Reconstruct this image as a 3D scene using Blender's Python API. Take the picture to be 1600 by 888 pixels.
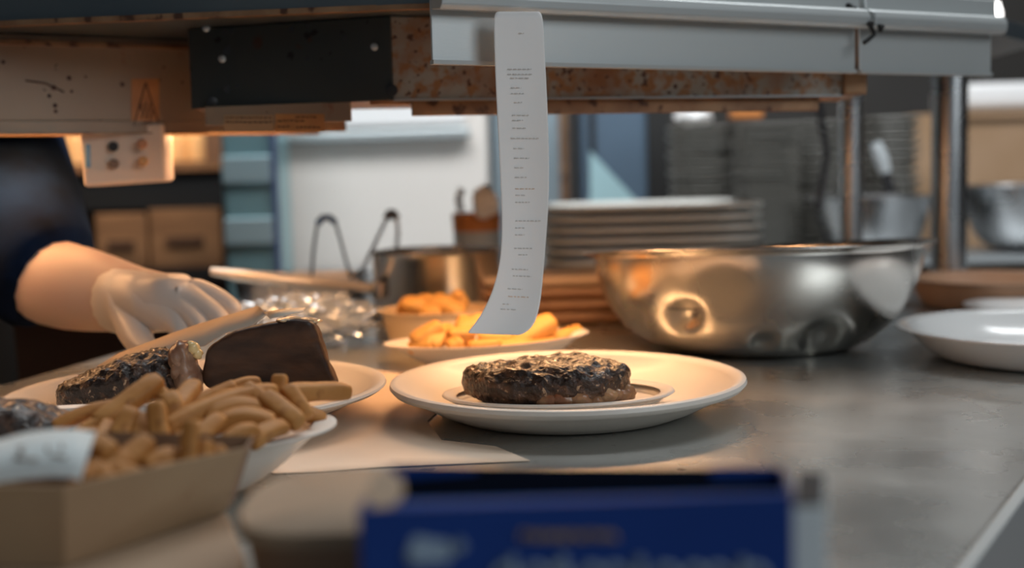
import bpy, bmesh, math, random
from mathutils import Vector, Matrix, noise

PI = math.pi
SC = bpy.context.scene
COL = SC.collection
for o in list(bpy.data.objects):
    bpy.data.objects.remove(o)

# ------------------------------------------------------------------ camera
F = 1900.0            # focal length in pixels of the 1600-wide frame
PITCH = math.radians(5.32)
ROLL = 0.025
CAM = Vector((0, 0, 0.205))      # counter top is z = 0
Fw = Vector((0, math.cos(PITCH), -math.sin(PITCH)))
R0 = Vector((1, 0, 0)); U0 = Vector((0, math.sin(PITCH), math.cos(PITCH)))
Up = U0 * math.cos(ROLL) + R0 * math.sin(ROLL)
Rt = R0 * math.cos(ROLL) - U0 * math.sin(ROLL)
cd = bpy.data.cameras.new('camera')
cam = bpy.data.objects.new('camera', cd); COL.objects.link(cam)
M = Matrix((Rt, Up, -Fw)).transposed().to_4x4(); M.translation = CAM
cam.matrix_world = M
cd.sensor_width = 36; cd.lens = F / 1600 * 36
cd.clip_start = 0.01; cd.clip_end = 50
cd.dof.use_dof = True; cd.dof.focus_distance = 0.95; cd.dof.aperture_fstop = 2.9
SC.camera = cam

def ray(x, y):
    return Fw + Rt * ((x - 800) / F) + Up * ((444 - y) / F)
def QD(x, y, D):                 # survey: point at world depth D on the sight line
    d = ray(x, y); return CAM + d * (D / d.y)
def QZ(x, y, z=0.0):             # survey: point at height z on the sight line
    d = ray(x, y); return CAM + d * ((z - CAM.z) / d.z)

# ------------------------------------------------------------------ world, lamps, exposure
w = bpy.data.worlds.new('world'); SC.world = w; w.use_nodes = True
w.node_tree.nodes['Background'].inputs[0].default_value = (0.62, 0.72, 0.80, 1)
w.node_tree.nodes['Background'].inputs[1].default_value = 0.17
SC.view_settings.view_transform = 'Standard'
SC.view_settings.look = 'None'
SC.view_settings.exposure = 0.0
SC.view_settings.gamma = 1.0
SC.view_settings.use_curve_mapping = False

def area(name, loc, target, sx, sy, power, color):
    l = bpy.data.lights.new(name, 'AREA'); l.shape = 'RECTANGLE'; l.size = sx; l.size_y = sy
    l.energy = power; l.color = color
    o = bpy.data.objects.new(name, l); COL.objects.link(o); o.location = loc
    o.rotation_euler = (Vector(target) - Vector(loc)).to_track_quat('-Z', 'Y').to_euler()
    return o
WARM = (1.0, 0.53, 0.24)
area('daylight_window', (1.9, -0.9, 1.25), (0.5, 1.2, 0.1), 1.4, 1.2, 23, (0.90, 0.96, 1.0))
area('background_fill', (0.2, 1.75, 1.75), (0.2, 2.9, 0.1), 2.4, 0.7, 75, (0.95, 0.98, 1.0))  # added fill lamp, unseen, to brighten the background
area('kitchen_side_light', (-0.9, 3.2, 1.3), (-0.9, 3.6, 0), 0.6, 0.5, 5, (1.0, 0.72, 0.45))

# ------------------------------------------------------------------ helpers
def mat(name, c1, rough=0.5, metal=0.0, c2=None, nscale=20, lo=0.35, hi=0.65, specks=None, bump=0, bscale=60,
        stretch=(1, 1, 1), emit=None, estr=0, trans=0.0, alpha=1.0, sss=0.0, coat=0.0, rvar=0.0, spec=0.5, detail=4):
    m = bpy.data.materials.new(name); m.use_nodes = True
    nt = m.node_tree; N = nt.nodes; L = nt.links
    b = N['Principled BSDF']
    b.inputs['Roughness'].default_value = rough; b.inputs['Metallic'].default_value = metal
    b.inputs['Specular IOR Level'].default_value = spec
    b.inputs['Base Color'].default_value = (*c1, 1)
    b.inputs['Transmission Weight'].default_value = trans
    b.inputs['Alpha'].default_value = alpha
    b.inputs['Coat Weight'].default_value = coat
    if sss:
        b.inputs['Subsurface Weight'].default_value = sss
        b.inputs['Subsurface Scale'].default_value = 0.006
    if emit:
        b.inputs['Emission Color'].default_value = (*emit, 1); b.inputs['Emission Strength'].default_value = estr
    tc = N.new('ShaderNodeTexCoord'); mp = N.new('ShaderNodeMapping'); mp.inputs['Scale'].default_value = stretch
    L.new(tc.outputs['Object'], mp.inputs[0])
    col = None
    def noi(sc, det=detail):
        n = N.new('ShaderNodeTexNoise'); n.inputs['Scale'].default_value = sc; n.inputs['Detail'].default_value = det
        L.new(mp.outputs[0], n.inputs['Vector']); return n
    def ramp(src, a, bb):
        r = N.new('ShaderNodeMapRange'); r.inputs[1].default_value = a; r.inputs[2].default_value = bb
        L.new(src, r.inputs[0]); return r.outputs[0]
    def mix(fac, A, B):
        x = N.new('ShaderNodeMix'); x.data_type = 'RGBA'
        L.new(fac, x.inputs[0])
        for i, s in ((6, A), (7, B)):
            if isinstance(s, tuple): x.inputs[i].default_value = (*s, 1)
            else: L.new(s, x.inputs[i])
        return x.outputs[2]
    if c2:
        col = mix(ramp(noi(nscale).outputs[0], lo, hi), c1, c2)
    for s in (specks or []):     # (colour, scale, lo, hi)
        col = mix(ramp(noi(s[1], 3).outputs[0], s[2], s[3]), col if col else c1, s[0])
    if col: L.new(col, b.inputs['Base Color'])
    if rvar:
        n = noi(12); r = N.new('ShaderNodeMapRange'); r.inputs[1].default_value = .3; r.inputs[2].default_value = .7
        r.inputs[3].default_value = max(0.02, rough - rvar); r.inputs[4].default_value = rough + rvar
        L.new(n.outputs[0], r.inputs[0]); L.new(r.outputs[0], b.inputs['Roughness'])
    if bump:
        n = noi(bscale, 5); bp = N.new('ShaderNodeBump'); bp.inputs['Strength'].default_value = bump
        bp.inputs['Distance'].default_value = 0.002
        L.new(n.outputs[0], bp.inputs['Height']); L.new(bp.outputs[0], b.inputs['Normal'])
    return m

def tag(o, label, cat, group=None, kind=None):
    if label: o['label'] = label
    if cat: o['category'] = cat
    if group: o['group'] = group
    if kind: o['kind'] = kind
    return o
def thing(name, label, cat, loc=(0, 0, 0), group=None):
    o = bpy.data.objects.new(name, None); COL.objects.link(o); o.location = loc
    o.empty_display_size = 0.02
    return tag(o, label, cat, group)

class MB:
    def __init__(s): s.v = []; s.f = []
    def add(s, vs, fs):
        k = len(s.v); s.v += [Vector(v) for v in vs]; s.f += [tuple(i + k for i in f) for f in fs]; return s
    def box(s, c, d, rot=None):
        vs = []
        for x in (-.5, .5):
            for y in (-.5, .5):
                for z in (-.5, .5):
                    p = Vector((x * d[0], y * d[1], z * d[2]))
                    if rot: p = rot @ p
                    vs.append(p + Vector(c))
        return s.add(vs, [(0, 1, 3, 2), (4, 6, 7, 5), (0, 4, 5, 1), (2, 3, 7, 6), (0, 2, 6, 4), (1, 5, 7, 3)])
    def beam(s, a, b, w, h, up=(0, 0, 1)):      # box from a to b, width w (sideways), height h (up)
        a = Vector(a); b = Vector(b); d = (b - a).normalized(); sd = d.cross(Vector(up)).normalized(); u = sd.cross(d)
        vs = [p + sd * (w / 2 * i) + u * (h / 2 * j) for p in (a, b) for i, j in ((-1, -1), (1, -1), (1, 1), (-1, 1))]
        return s.add(vs, [(0, 1, 2, 3), (4, 7, 6, 5), (0, 4, 5, 1), (1, 5, 6, 2), (2, 6, 7, 3), (3, 7, 4, 0)])
    def prism(s, poly, z0, z1):                # poly of (x,y) or (x,y) tuples, vertical extrusion
        n = len(poly)
        vs = [(p[0], p[1], z0) for p in poly] + [(p[0], p[1], z1) for p in poly]
        return s.add(vs, [tuple(range(n))[::-1], tuple(range(n, 2 * n))] + [(i, (i + 1) % n, n + (i + 1) % n, n + i) for i in range(n)])
    def loft(s, rings, cap=True, closed=True):
        n = len(rings[0]); vs = [p for r in rings for p in r]; fs = []
        for i in range(len(rings) - 1):
            for j in range(n if closed else n - 1):
                a = i * n + j; b = i * n + (j + 1) % n
                fs.append((a, b, b + n, a + n))
        if cap and closed:
            fs.append(tuple(range(n))[::-1]); fs.append(tuple(range((len(rings) - 1) * n, len(rings) * n)))
        return s.add(vs, fs)
    def tube(s, pts, r, n=12, cap=True, flat=1.0):
        pts = [Vector(p) for p in pts]; rr = r if isinstance(r, (list, tuple)) else [r] * len(pts)
        rings = []; prev = None
        for i, p in enumerate(pts):
            t = (pts[min(i + 1, len(pts) - 1)] - pts[max(i - 1, 0)]).normalized()
            if prev is None:
                a = Vector((0, 0, 1)) if abs(t.z) < .9 else Vector((1, 0, 0))
                u = t.cross(a).normalized()
            else:
                u = (prev - t * prev.dot(t)).normalized()
            prev = u; v = t.cross(u)
            rings.append([p + (u * math.cos(2 * PI * k / n) + v * math.sin(2 * PI * k / n) * flat) * rr[i] for k in range(n)])
        return s.loft(rings, cap)
    def lathe(s, prof, n=72, sx=1, sy=1, e=2.0, c=(0, 0, 0), warp=None):   # prof: (r,z) closed from axis to axis
        c = Vector(c); rings = []
        for r, z in prof:
            ring = []
            for k in range(n):
                t = 2 * PI * k / n; ct, st = math.cos(t), math.sin(t)
                q = (abs(ct) ** e + abs(st) ** e) ** (-1 / e)
                p = Vector((r * ct * q * sx, r * st * q * sy, z))
                if warp: p = warp(p, r, t)
                ring.append(p + c)
            rings.append(ring)
        return s.loft(rings, cap=True)
    def build(s, name, m, parent=None, smooth=True, bevel=0, auto=35, loc=None, subd=0, label=None):
        me = bpy.data.meshes.new(name)
        if parent is not None: org = Vector(parent.location); q = parent.parent
        else: org = Vector(loc) if loc is not None else Vector((0, 0, 0)); q = None
        while q is not None: org = org + Vector(q.location); q = q.parent
        me.from_pydata([tuple(v - org) for v in s.v], [], s.f)
        bm = bmesh.new(); bm.from_mesh(me)
        bmesh.ops.remove_doubles(bm, verts=bm.verts, dist=1e-6)
        bmesh.ops.recalc_face_normals(bm, faces=bm.faces)
        bm.to_mesh(me); bm.free()
        me.materials.append(m)
        for p in me.polygons: p.use_smooth = smooth
        o = bpy.data.objects.new(name, me); COL.objects.link(o)
        if parent is not None: o.parent = parent
        elif loc is not None: o.location = loc
        if bevel:
            b = o.modifiers.new('bevel', 'BEVEL'); b.width = bevel; b.segments = 3; b.limit_method = 'ANGLE'
        if subd:
            b = o.modifiers.new('subd', 'SUBSURF'); b.levels = subd; b.render_levels = subd
        if smooth and not subd and auto:
            me.set_sharp_from_angle(angle=math.radians(auto))
        if label: o['label'] = label
        return o

# ------------------------------------------------------------------ materials
steel_top = mat('worn_steel_top', (.60, .61, .59), .30, .80, c2=(.50, .51, .49), nscale=6, specks=[((.42, .41, .39), 120, .66, .74)],
                bump=.03, bscale=160, rvar=.07)
steel = mat('brushed_steel', (.55, .56, .57), .28, 1.0, bump=.03, bscale=120, rvar=.05)
steel_bowl = mat('bowl_steel', (.68, .65, .61), .24, 1.0, c2=(.58, .56, .53), nscale=8, bump=.02, bscale=40, rvar=.05)
steel_dull = mat('dull_steel', (.34, .36, .37), .5, .7, bump=.05, bscale=60)
alu = mat('rail_aluminium', (.50, .53, .53), .42, .35, bump=.03, bscale=150, stretch=(1, 1, 6))
shelf_grey = mat('shelf_grey', (.075, .095, .11), .45, .5, c2=(.10, .12, .13), nscale=5)
beige_rust = mat('rusty_beige_enamel', (.34, .31, .27), .5, .15, c2=(.29, .25, .20), nscale=9,
                 specks=[((.32, .15, .06), 85, .47, .60), ((.26, .11, .045), 16, .45, .65), ((.09, .035, .02), 150, .61, .66)], bump=.15, bscale=80)
tan_enamel = mat('tan_stained_enamel', (.30, .22, .15), .45, .1, c2=(.26, .17, .11), nscale=7,
                 specks=[((.24, .10, .05), 30, .66, .74), ((.05, .03, .02), 75, .70, .74)], bump=.1, bscale=60)
dark_enamel = mat('shaded_greasy_panel', (.038, .045, .045), .45, .3, c2=(.05, .055, .052), nscale=8,
                  specks=[((.06, .03, .02), 45, .62, .70), ((.01, .01, .01), 60, .66, .70)], bump=.15, bscale=70)
copper_trim = mat('heat_browned_trim', (.33, .19, .10), .42, .4, c2=(.20, .10, .05), nscale=30, specks=[((.08, .035, .02), 60, .58, .66)])
black_mat = mat('black_plastic', (.012, .012, .014), .4)
dark_void = mat('black_enamel', (.008, .008, .008), .5)
screw_m = mat('screw_steel', (.45, .45, .43), .35, .9)
tube_glow = mat('glowing_quartz_tube', (1, .5, .2), .3, emit=(1, .42, .13), estr=14)
china = mat('white_glazed_china', (.74, .69, .62), .42, coat=.04, c2=(.69, .64, .58), nscale=6)
china_cool = mat('bright_white_china', (.80, .80, .79), .18, coat=.3)
stack_china = mat('grey_white_china', (.72, .72, .68), .35, c2=(.66, .66, .62), nscale=5)
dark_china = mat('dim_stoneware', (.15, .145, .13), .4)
paper_w = mat('thermal_paper', (.90, .88, .86), .7)
greaseproof = mat('tan_greaseproof_paper', (.70, .58, .46), .55, c2=(.64, .50, .38), nscale=9, bump=.1, bscale=25)
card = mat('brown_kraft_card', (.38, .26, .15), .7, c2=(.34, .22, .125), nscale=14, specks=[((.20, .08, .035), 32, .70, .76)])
card_dark = mat('brown_kraft_card_shaded', (.24, .14, .08), .7, c2=(.20, .11, .06), nscale=14)  # darker copy of the card: shade inside the tray put into the colour
card_box = mat('corrugated_cardboard', (.33, .21, .125), .8, c2=(.28, .17, .09), nscale=6)
board_m = mat('pale_board', (.42, .30, .20), .7, c2=(.37, .26, .17), nscale=8)
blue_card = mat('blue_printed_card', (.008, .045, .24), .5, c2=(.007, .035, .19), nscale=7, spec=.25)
blue_in = mat('shaded_inner_card', (.004, .008, .02), .8, spec=.1)  # near-black colour paints the shade inside the open carton
gold = mat('gold_print', (.36, .24, .08), .5)
print_w = mat('pale_print', (.24, .32, .42), .5)
white_plastic = mat('white_plastic', (.72, .72, .72), .35)
fridge_white = mat('white_appliance', (.64, .60, .56), .4)
teal_steel = mat('teal_tinted_steel', (.27, .46, .50), .32, .75, bump=.04, bscale=12)
blue_grey = mat('blue_grey_panel', (.10, .15, .21), .4, .4)
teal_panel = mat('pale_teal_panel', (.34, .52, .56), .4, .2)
terracotta = mat('terracotta', (.50, .32, .21), .55, c2=(.44, .26, .16), nscale=8)
terr_in = mat('tan_stoneware', (.52, .36, .25), .5)
skin = mat('skin', (.60, .44, .36), .5, sss=.1, c2=(.56, .39, .31), nscale=10)
glove_m = mat('clear_vinyl_glove', (.74, .67, .61), .38, trans=.15, bump=.3, bscale=25)
navy = mat('navy_cotton', (.0025, .005, .012), .9, c2=(.006, .018, .055), nscale=12, bump=.2, bscale=90, spec=.08)
apron_m = mat('black_apron_cloth', (.012, .011, .010), .9, spec=.05)
hair_m = mat('dark_hair', (.02, .013, .01), .7)
fry_m = mat('golden_fry', (.40, .165, .040), .55, c2=(.49, .23, .065), nscale=28, specks=[((.26, .095, .025), 60, .60, .72)], bump=.25, bscale=150, spec=.3)  # darker than the rear fries: dimmer foreground light put into the colour
fry_pale = mat('pale_fry', (.60, .29, .065), .5, c2=(.68, .37, .10), nscale=28, bump=.3, bscale=120, spec=.3)
crust_m = mat('roast_crust', (.075, .032, .015), .5, c2=(.020, .008, .005), nscale=22, bump=.35, bscale=60, stretch=(1, 1, 2.5))
fat_m = mat('glistening_fat', (.42, .25, .13), .25, c2=(.24, .10, .05), nscale=60, bump=.6, bscale=120, sss=.1)
meat_cut = mat('cut_meat', (.40, .25, .16), .3, c2=(.22, .10, .06), nscale=55, bump=.5, bscale=120)
floor_m = mat('red_brown_tile', (.10, .03, .018), .5, c2=(.08, .025, .015), nscale=4)
wall_m = mat('kitchen_wall', (.045, .042, .040), .7, c2=(.038, .034, .030), nscale=3)
ceil_m = mat('ceiling_paint', (.45, .46, .46), .8)
orange_label = mat('orange_sticker', (.50, .22, .07), .5, c2=(.42, .17, .05), nscale=40)
ink = mat('dark_ink', (.07, .025, .015), .6)
marker = mat('black_marker', (.008, .008, .008), .5)
faint_ink = mat('faded_print', (.64, .62, .60), .7)
rust_ink = mat('faded_orange_print', (.75, .58, .46), .7)
foil = mat('clear_crinkled_film', (.55, .60, .64), .2, .55, bump=.9, bscale=18)
orange_m = mat('orange_food', (.55, .20, .05), .5)
bulb_w = mat('white_bulb', (1, 1, 1), .4, emit=(1, .96, .92), estr=6)
bulb_y = mat('warm_bulb', (1, .8, .5), .4, emit=(1, .62, .30), estr=2.2)
wood_brown = mat('warm_brown_wood', (.27, .135, .06), .5, c2=(.17, .08, .035), nscale=5, stretch=(1, 1, 4))

def steak_material(name, fatty):
    m = mat(name, (.035, .016, .009), .34, c2=(.12, .055, .028), nscale=90, lo=.45, hi=.68,
            specks=[((.42, .28, .17), 260, .60, .67)], bump=1.0, bscale=300, rvar=.12, coat=.2)
    nt = m.node_tree; N = nt.nodes; L = nt.links; b = N['Principled BSDF']
    old = b.inputs['Base Color'].links[0].from_socket
    tc = N.new('ShaderNodeTexCoord'); sep = N.new('ShaderNodeSeparateXYZ'); L.new(tc.outputs['Object'], sep.inputs[0])
    # browned meat on the sides, black char ridges across the top
    wv = N.new('ShaderNodeTexWave'); wv.inputs['Scale'].default_value = 34; wv.inputs['Distortion'].default_value = 9
    wv.inputs['Detail'].default_value = 3; wv.bands_direction = 'DIAGONAL'
    L.new(tc.outputs['Object'], wv.inputs['Vector'])
    r = N.new('ShaderNodeMapRange'); r.inputs[1].default_value = .45; r.inputs[2].default_value = .75; L.new(wv.outputs[1], r.inputs[0])
    mx = N.new('ShaderNodeMix'); mx.data_type = 'RGBA'; L.new(r.outputs[0], mx.inputs[0])
    mx.inputs[6].default_value = (.018, .009, .006, 1); L.new(old, mx.inputs[7])
    col = mx.outputs[2]
    side = N.new('ShaderNodeMapRange'); side.inputs[1].default_value = .017; side.inputs[2].default_value = .009
    L.new(sep.outputs[2], side.inputs[0])
    n2 = N.new('ShaderNodeTexNoise'); n2.inputs['Scale'].default_value = 60; L.new(tc.outputs['Object'], n2.inputs['Vector'])
    cr = N.new('ShaderNodeValToRGB'); cr.color_ramp.elements[0].position = .38; cr.color_ramp.elements[0].color = (.035, .016, .010, 1)
    cr.color_ramp.elements[1].position = .68; cr.color_ramp.elements[1].color = (.24, .12, .06, 1) if fatty else (.15, .065, .035, 1)
    L.new(n2.outputs[0], cr.inputs[0])
    m2 = N.new('ShaderNodeMix'); m2.data_type = 'RGBA'; L.new(side.outputs[0], m2.inputs[0])
    L.new(col, m2.inputs[6]); L.new(cr.outputs[0], m2.inputs[7]); L.new(m2.outputs[2], b.inputs['Base Color'])
    return m
steak_m = steak_material('grilled_steak', True)
steak_m2 = steak_material('grilled_steak_dark', False)

# ------------------------------------------------------------------ the room
def struct(name, mb, m, smooth=False, bevel=0):
    o = mb.build(name, m, smooth=smooth, bevel=bevel); o['kind'] = 'structure'; return o
struct('floor', MB().box((0.2, 1.3, -.93), (6.4, 7.0, .06)), floor_m)
struct('ceiling', MB().box((0.2, 1.3, 1.93), (6.4, 7.0, .06)), ceil_m)
struct('wall_back', MB().box((0.2, 4.33, .5), (6.4, .06, 2.8)), wall_m)
struct('wall_left', MB().box((-2.97, 1.3, .5), (.06, 6.0, 2.8)), wall_m)
struct('wall_right', MB().box((3.37, 1.3, .5), (.06, 6.0, 2.8)), wall_m)

# ------------------------------------------------------------------ the counters
edge0 = Vector((.22, .597)); edd = Vector((.533, .846))
def E(t): p = edge0 + edd * t; return (p.x, p.y)
ctr = thing('steel_counter', 'long stainless steel pass counter with worn scratched top carrying the plates', 'counter', (0, 1.2, -.9))
top_poly = [E(-.75), E(1.25), (.75, 1.67), (-.42, 1.67), (-.52, 1.24), (-1.0, .72), (-1.0, -.04)]
MB().prism(top_poly, -.04, 0).build('worktop', steel_top, ctr, smooth=False, bevel=.002)
eb = MB(); a, b_ = E(-.75), E(1.25)
eb.beam((a[0] + .004, a[1] - .002, -.025), (b_[0] + .004, b_[1] - .002, -.025), .008, .052).build('edge_trim', alu, ctr, smooth=False, bevel=.001)
for px, py in ((-.35, .1), (.12, 1.5), (.72, 1.55), (-.8, .65)):
    MB().tube([(px, py, -.9), (px, py, -.04)], .022, 16).build('leg', steel, ctr)
bc = thing('back_counter', 'stainless steel counter behind the pass carrying the stacked plates', 'counter', (.4, 2.2, -.9))
MB().box((.42, 2.175, -.02), (1.76, 1.0, .04)).build('worktop', steel_dull, bc, smooth=False, bevel=.003)
MB().box((.42, 2.2, -.47), (1.70, .90, .86)).build('cabinet', steel_dull, bc, smooth=False, bevel=.004)

# paper under the plates
pp = [QZ(x, y, 0) for x, y in ((432, 742), (505, 738), (600, 731), (700, 727), (828, 722), (775, 700), (690, 690), (668, 660), (690, 640), (720, 600), (560, 575), (430, 590), (300, 640), (330, 735))]
def sheet(poly, z0, th): return MB().prism([(p.x, p.y) for p in poly], z0, z0 + th)
o = sheet(pp, .0004, .0007).build('greaseproof_paper', greaseproof, smooth=False, loc=(pp[0].x, pp[0].y, 0))
tag(o, 'flat tan greaseproof sheet on the steel between the plates', 'paper')

# ------------------------------------------------------------------ overshelf, heaters, ticket rail
def horiz(px, D): return QD(px, 444, D).x
ZS = .352
gantry = thing('overshelf', 'grey steel overshelf on round posts running above the heat lamps', 'shelf', (.2, 1.5, 0))
L0 = (horiz(0, 1.14), 1.14); L1 = (horiz(690, 1.08), 1.08)
sh = [(-1.3, 1.25), L0, L1, (-.050, 1.045), (.50, 1.345), (.70, 1.62), (.72, 2.04), (-.30, 2.04), (-.34, 1.42), (-1.3, 1.37)]
MB().prism(sh, ZS, ZS + .02).build('shelf_panel', shelf_grey, gantry, smooth=False, bevel=.001)
MB().beam((-1.3, 1.247, ZS + .028), (L0[0], L0[1], ZS + .028), .006, .056).beam((L0[0], L0[1] - .003, ZS + .028), (L1[0], L1[1] - .003, ZS + .028), .006, .056).build('front_lip', shelf_grey, gantry, smooth=False)
MB().beam((L0[0] - .1, L0[1] + .004, ZS - .002), (L1[0], L1[1], ZS - .002), .010, .005).build('lower_edge_trim', copper_trim, gantry, smooth=False)
# posts
for (px, D, r) in ((1482, 1.85, .0262), (1330, 1.95, .0185)):
    x = horiz(px, D)
    p = MB().tube([(x, D, 0), (x, D, ZS)], r, 32).build('post', steel, gantry)
    MB().tube([(x, D, 0), (x, D, .006)], r * 1.5, 32).build('foot_flange', steel, p)

# rear left heater: long tan box
ha = (horiz(0, 1.20), 1.20); hb = (horiz(550, 1.39), 1.39)
dv = Vector((hb[0] - ha[0], hb[1] - ha[1])).normalized(); nv = Vector((-dv.y, dv.x))
ex = (ha[0] - dv.x * .45, ha[1] - dv.y * .45)
zb1 = .2540
h1 = thing('heat_lamp', 'long tan enamelled heat lamp bar with a warning sticker and stains', 'heat lamp', (ha[0], ha[1], zb1))
def off(p, t, n): return (p[0] + dv.x * t + nv.x * n, p[1] + dv.y * t + nv.y * n)
MB().prism([off(ex, 0, 0), off(hb, 0, 0), off(hb, 0, .085), off(ex, 0, .085)], zb1 + .012, ZS - .001).build('housing', tan_enamel, h1, smooth=False, bevel=.0015)
MB().prism([off(ex, 0, -.001), off(hb, 0, -.001), off(hb, 0, .012), off(ex, 0, .012)], zb1, zb1 + .0125).build('lower_flange', tan_enamel, h1, smooth=False, bevel=.0008)
MB().prism([off(ex, 0, .080), off(hb, 0, .080), off(hb, 0, .090), off(ex, 0, .090)], zb1, zb1 + .0125).build('rear_flange', tan_enamel, h1, smooth=False, bevel=.0008)
MB().prism([off(ex, 0, -.0025), off(hb, -.16, -.0025), off(hb, -.16, -.001), off(ex, 0, -.001)], zb1 - .0012, zb1 + .0004).build('edge_strip', copper_trim, h1, smooth=False)
MB().prism([off(ex, 0, -.004), off(hb, -.172, -.004), off(hb, -.172, 0), off(ex, 0, 0)], ZS - .012, ZS - .006).build('top_seam', copper_trim, h1, smooth=False, bevel=.0008)
q1, q2 = off(ex, .05, .046), off(hb, -.03, .046)
MB().tube([(q1[0], q1[1], zb1 + .007), (q2[0], q2[1], zb1 + .007)], .0045, 12).build('quartz_tube', tube_glow, h1)
fz = Vector((dv.y, -dv.x, 0))
def on_face(px, py, out=.0006):      # a surveyed point on the tan heater's front face
    d = ray(px, py); p0 = Vector((ha[0], ha[1], 0)) + fz * out; n = fz
    return CAM + d * ((p0 - CAM).dot(n) / d.dot(n))
def face_quad(x0, y0, x1, y1, out0, out1, mb=None, fn=on_face):
    mb = mb or MB(); c = []
    for o_ in (out0, out1):
        c += [fn(x0, y1, o_), fn(x1, y1, o_), fn(x1, y0, o_), fn(x0, y0, o_)]
    return mb.add(c, [(0, 1, 2, 3), (4, 5, 6, 7), (0, 1, 5, 4), (1, 2, 6, 5), (2, 3, 7, 6), (3, 0, 4, 7)])
st = face_quad(205, 123, 249, 198, .0002, .0008).build('warning_sticker', orange_label, h1, smooth=False)
def strokes(lines, wd, m, name, parent, fn, out=.0012, th=.0005):
    mb = MB()
    for ln in lines:
        pts = [fn(x, y, out) for x, y in ln]
        mb.tube(pts, wd, 6, flat=1)
    return mb.build(name, m, parent)
strokes([[(228, 129), (248, 194), (209, 196), (228, 129)], [(222, 162), (219, 168), (225, 175), (221, 185)], [(229, 160), (226, 168), (232, 176), (228, 187)],
         [(236, 162), (233, 169), (239, 176), (235, 186)], [(222, 192), (238, 191)]], .0007, ink, 'warning_symbol', st, on_face)
# spots of grime
sp = MB()
for x, y, r in ((108, 122, 3.6), (191, 132, 3.6), (84, 137, 4), (112, 143, 2.5), (77, 150, 3), (86, 165, 3.5), (134, 120, 2), (285, 129, 2), (302, 150, 2.2), (301, 156, 2), (256, 105, 2), (157, 190, 2.5), (310, 117, 1.6), (5, 97, 3), (87, 174, 3)):
    MB().tube([on_face(x, y, -.0005), on_face(x, y, .0006)], r / F * 1.25, 10).build('grime_spot', ink, h1)
sp.tube([on_face(40, 126, .0002), on_face(70, 130, .0002), on_face(92, 140, .0002), on_face(100, 144, .0002)], .0009, 8)
sp.build('grime_streak', ink, h1)

# main heater: prism with dark end face and rusty long face
A = (horiz(315, 1.215), 1.215); B = (horiz(625, 1.15), 1.15); Cc = (horiz(1345, 1.275), 1.275)
Cb = (horiz(1345, 1.275) + .01, 1.40); Ab = (horiz(330, 1.285), 1.285)
zb2 = .2745
h2 = thing('heat_lamp', 'rust speckled beige heat lamp box with a dark grey end plate', 'heat lamp', (B[0], B[1], zb2))
MB().prism([A, B, Cc, Cb, Ab], zb2, ZS - .001).build('housing', beige_rust, h2, smooth=False, bevel=.001)
ev = Vector((B[0] - A[0], B[1] - A[1])).normalized(); en = Vector((ev.y, -ev.x, 0))
def on_end(px, py, out=.0006):
    d = ray(px, py); p0 = Vector((A[0], A[1], 0)) + en * out
    return CAM + d * ((p0 - CAM).dot(en) / d.dot(en))
A2 = (A[0] + en.x * .003, A[1] + en.y * .003); B2 = (B[0] + en.x * .003, B[1] + en.y * .003)
ep = MB().prism([A, B, B2, A2], zb2 - .001, ZS - .001).build('end_plate', dark_enamel, h2, smooth=False, bevel=.0008)  # dark colour includes the shade on this side, turned from the daylight
for x, y, r in ((322, 44, 5), (347, 92, 5), (331, 160, 8), (612, 141, 8), (585, 73, 5)):
    dark = r == 8
    MB().tube([on_end(x, y, .003), on_end(x, y, .0055), on_end(x, y, .006)], [r / F * 1.35, r / F * 1.35, r / F * .9], 14).build('screw', black_mat if dark else screw_m, ep)
for x, y, r in ((358, 78, 8), (352, 84, 6), (356, 140, 7), (370, 134, 3), (456, 46, 5), (482, 40, 4), (352, 50, 4), (362, 49, 4), (540, 60, 5), (481, 92, 3)):
    MB().tube([on_end(x, y, .0025), on_end(x, y, .0036)], r / F * 1.15, 10).build('grime_spot', black_mat, ep)
cv = Vector((Cc[0] - B[0], Cc[1] - B[1])).normalized(); cn = Vector((cv.y, -cv.x))
def o2(p, t, n): return (p[0] + cv.x * t + cn.x * n, p[1] + cv.y * t + cn.y * n)
MB().prism([o2(B, 0, .0015), o2(Cc, 0, .0015), o2(Cc, 0, -.004), o2(B, 0, -.004)], zb2 - .0015, zb2 + .0005).build('lower_edge', steel_dull, h2, smooth=False)
# recessed browned reflector frame under the box
MB().prism([o2(B, -.02, -.02), o2(Cc, -.04, -.02), o2(Cc, -.04, -.09), o2(B, .02, -.07)], zb2 - .004, zb2).build('reflector_frame', copper_trim, h2, smooth=False, bevel=.001)
r1 = Vector(o2(B, .02, -.018)); r2 = Vector(o2(Cc, -.04, -.018))
MB().beam((r1.x, r1.y, zb2 - .0075), (r2.x, r2.y, zb2 - .0075), .006, .015).build('front_reflector_lip', copper_trim, h2, smooth=False, bevel=.001)
r1b = o2(B, .03, -.045); r2b = o2(Cc, -.07, -.06)
MB().tube([(r1b[0], r1b[1], zb2 - .0062), (r2b[0], r2b[1], zb2 - .0062)], .0022, 12).build('quartz_tube', tube_glow, h2)
# orange corner bracket
bq = QD(1330, 130, 1.262)
MB().box((Cc[0] - .009, Cc[1] - .006, (zb2 + ZS) / 2), (.024, .012, ZS - zb2)).build('corner_bracket', copper_trim, h2, smooth=False, bevel=.002)
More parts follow.
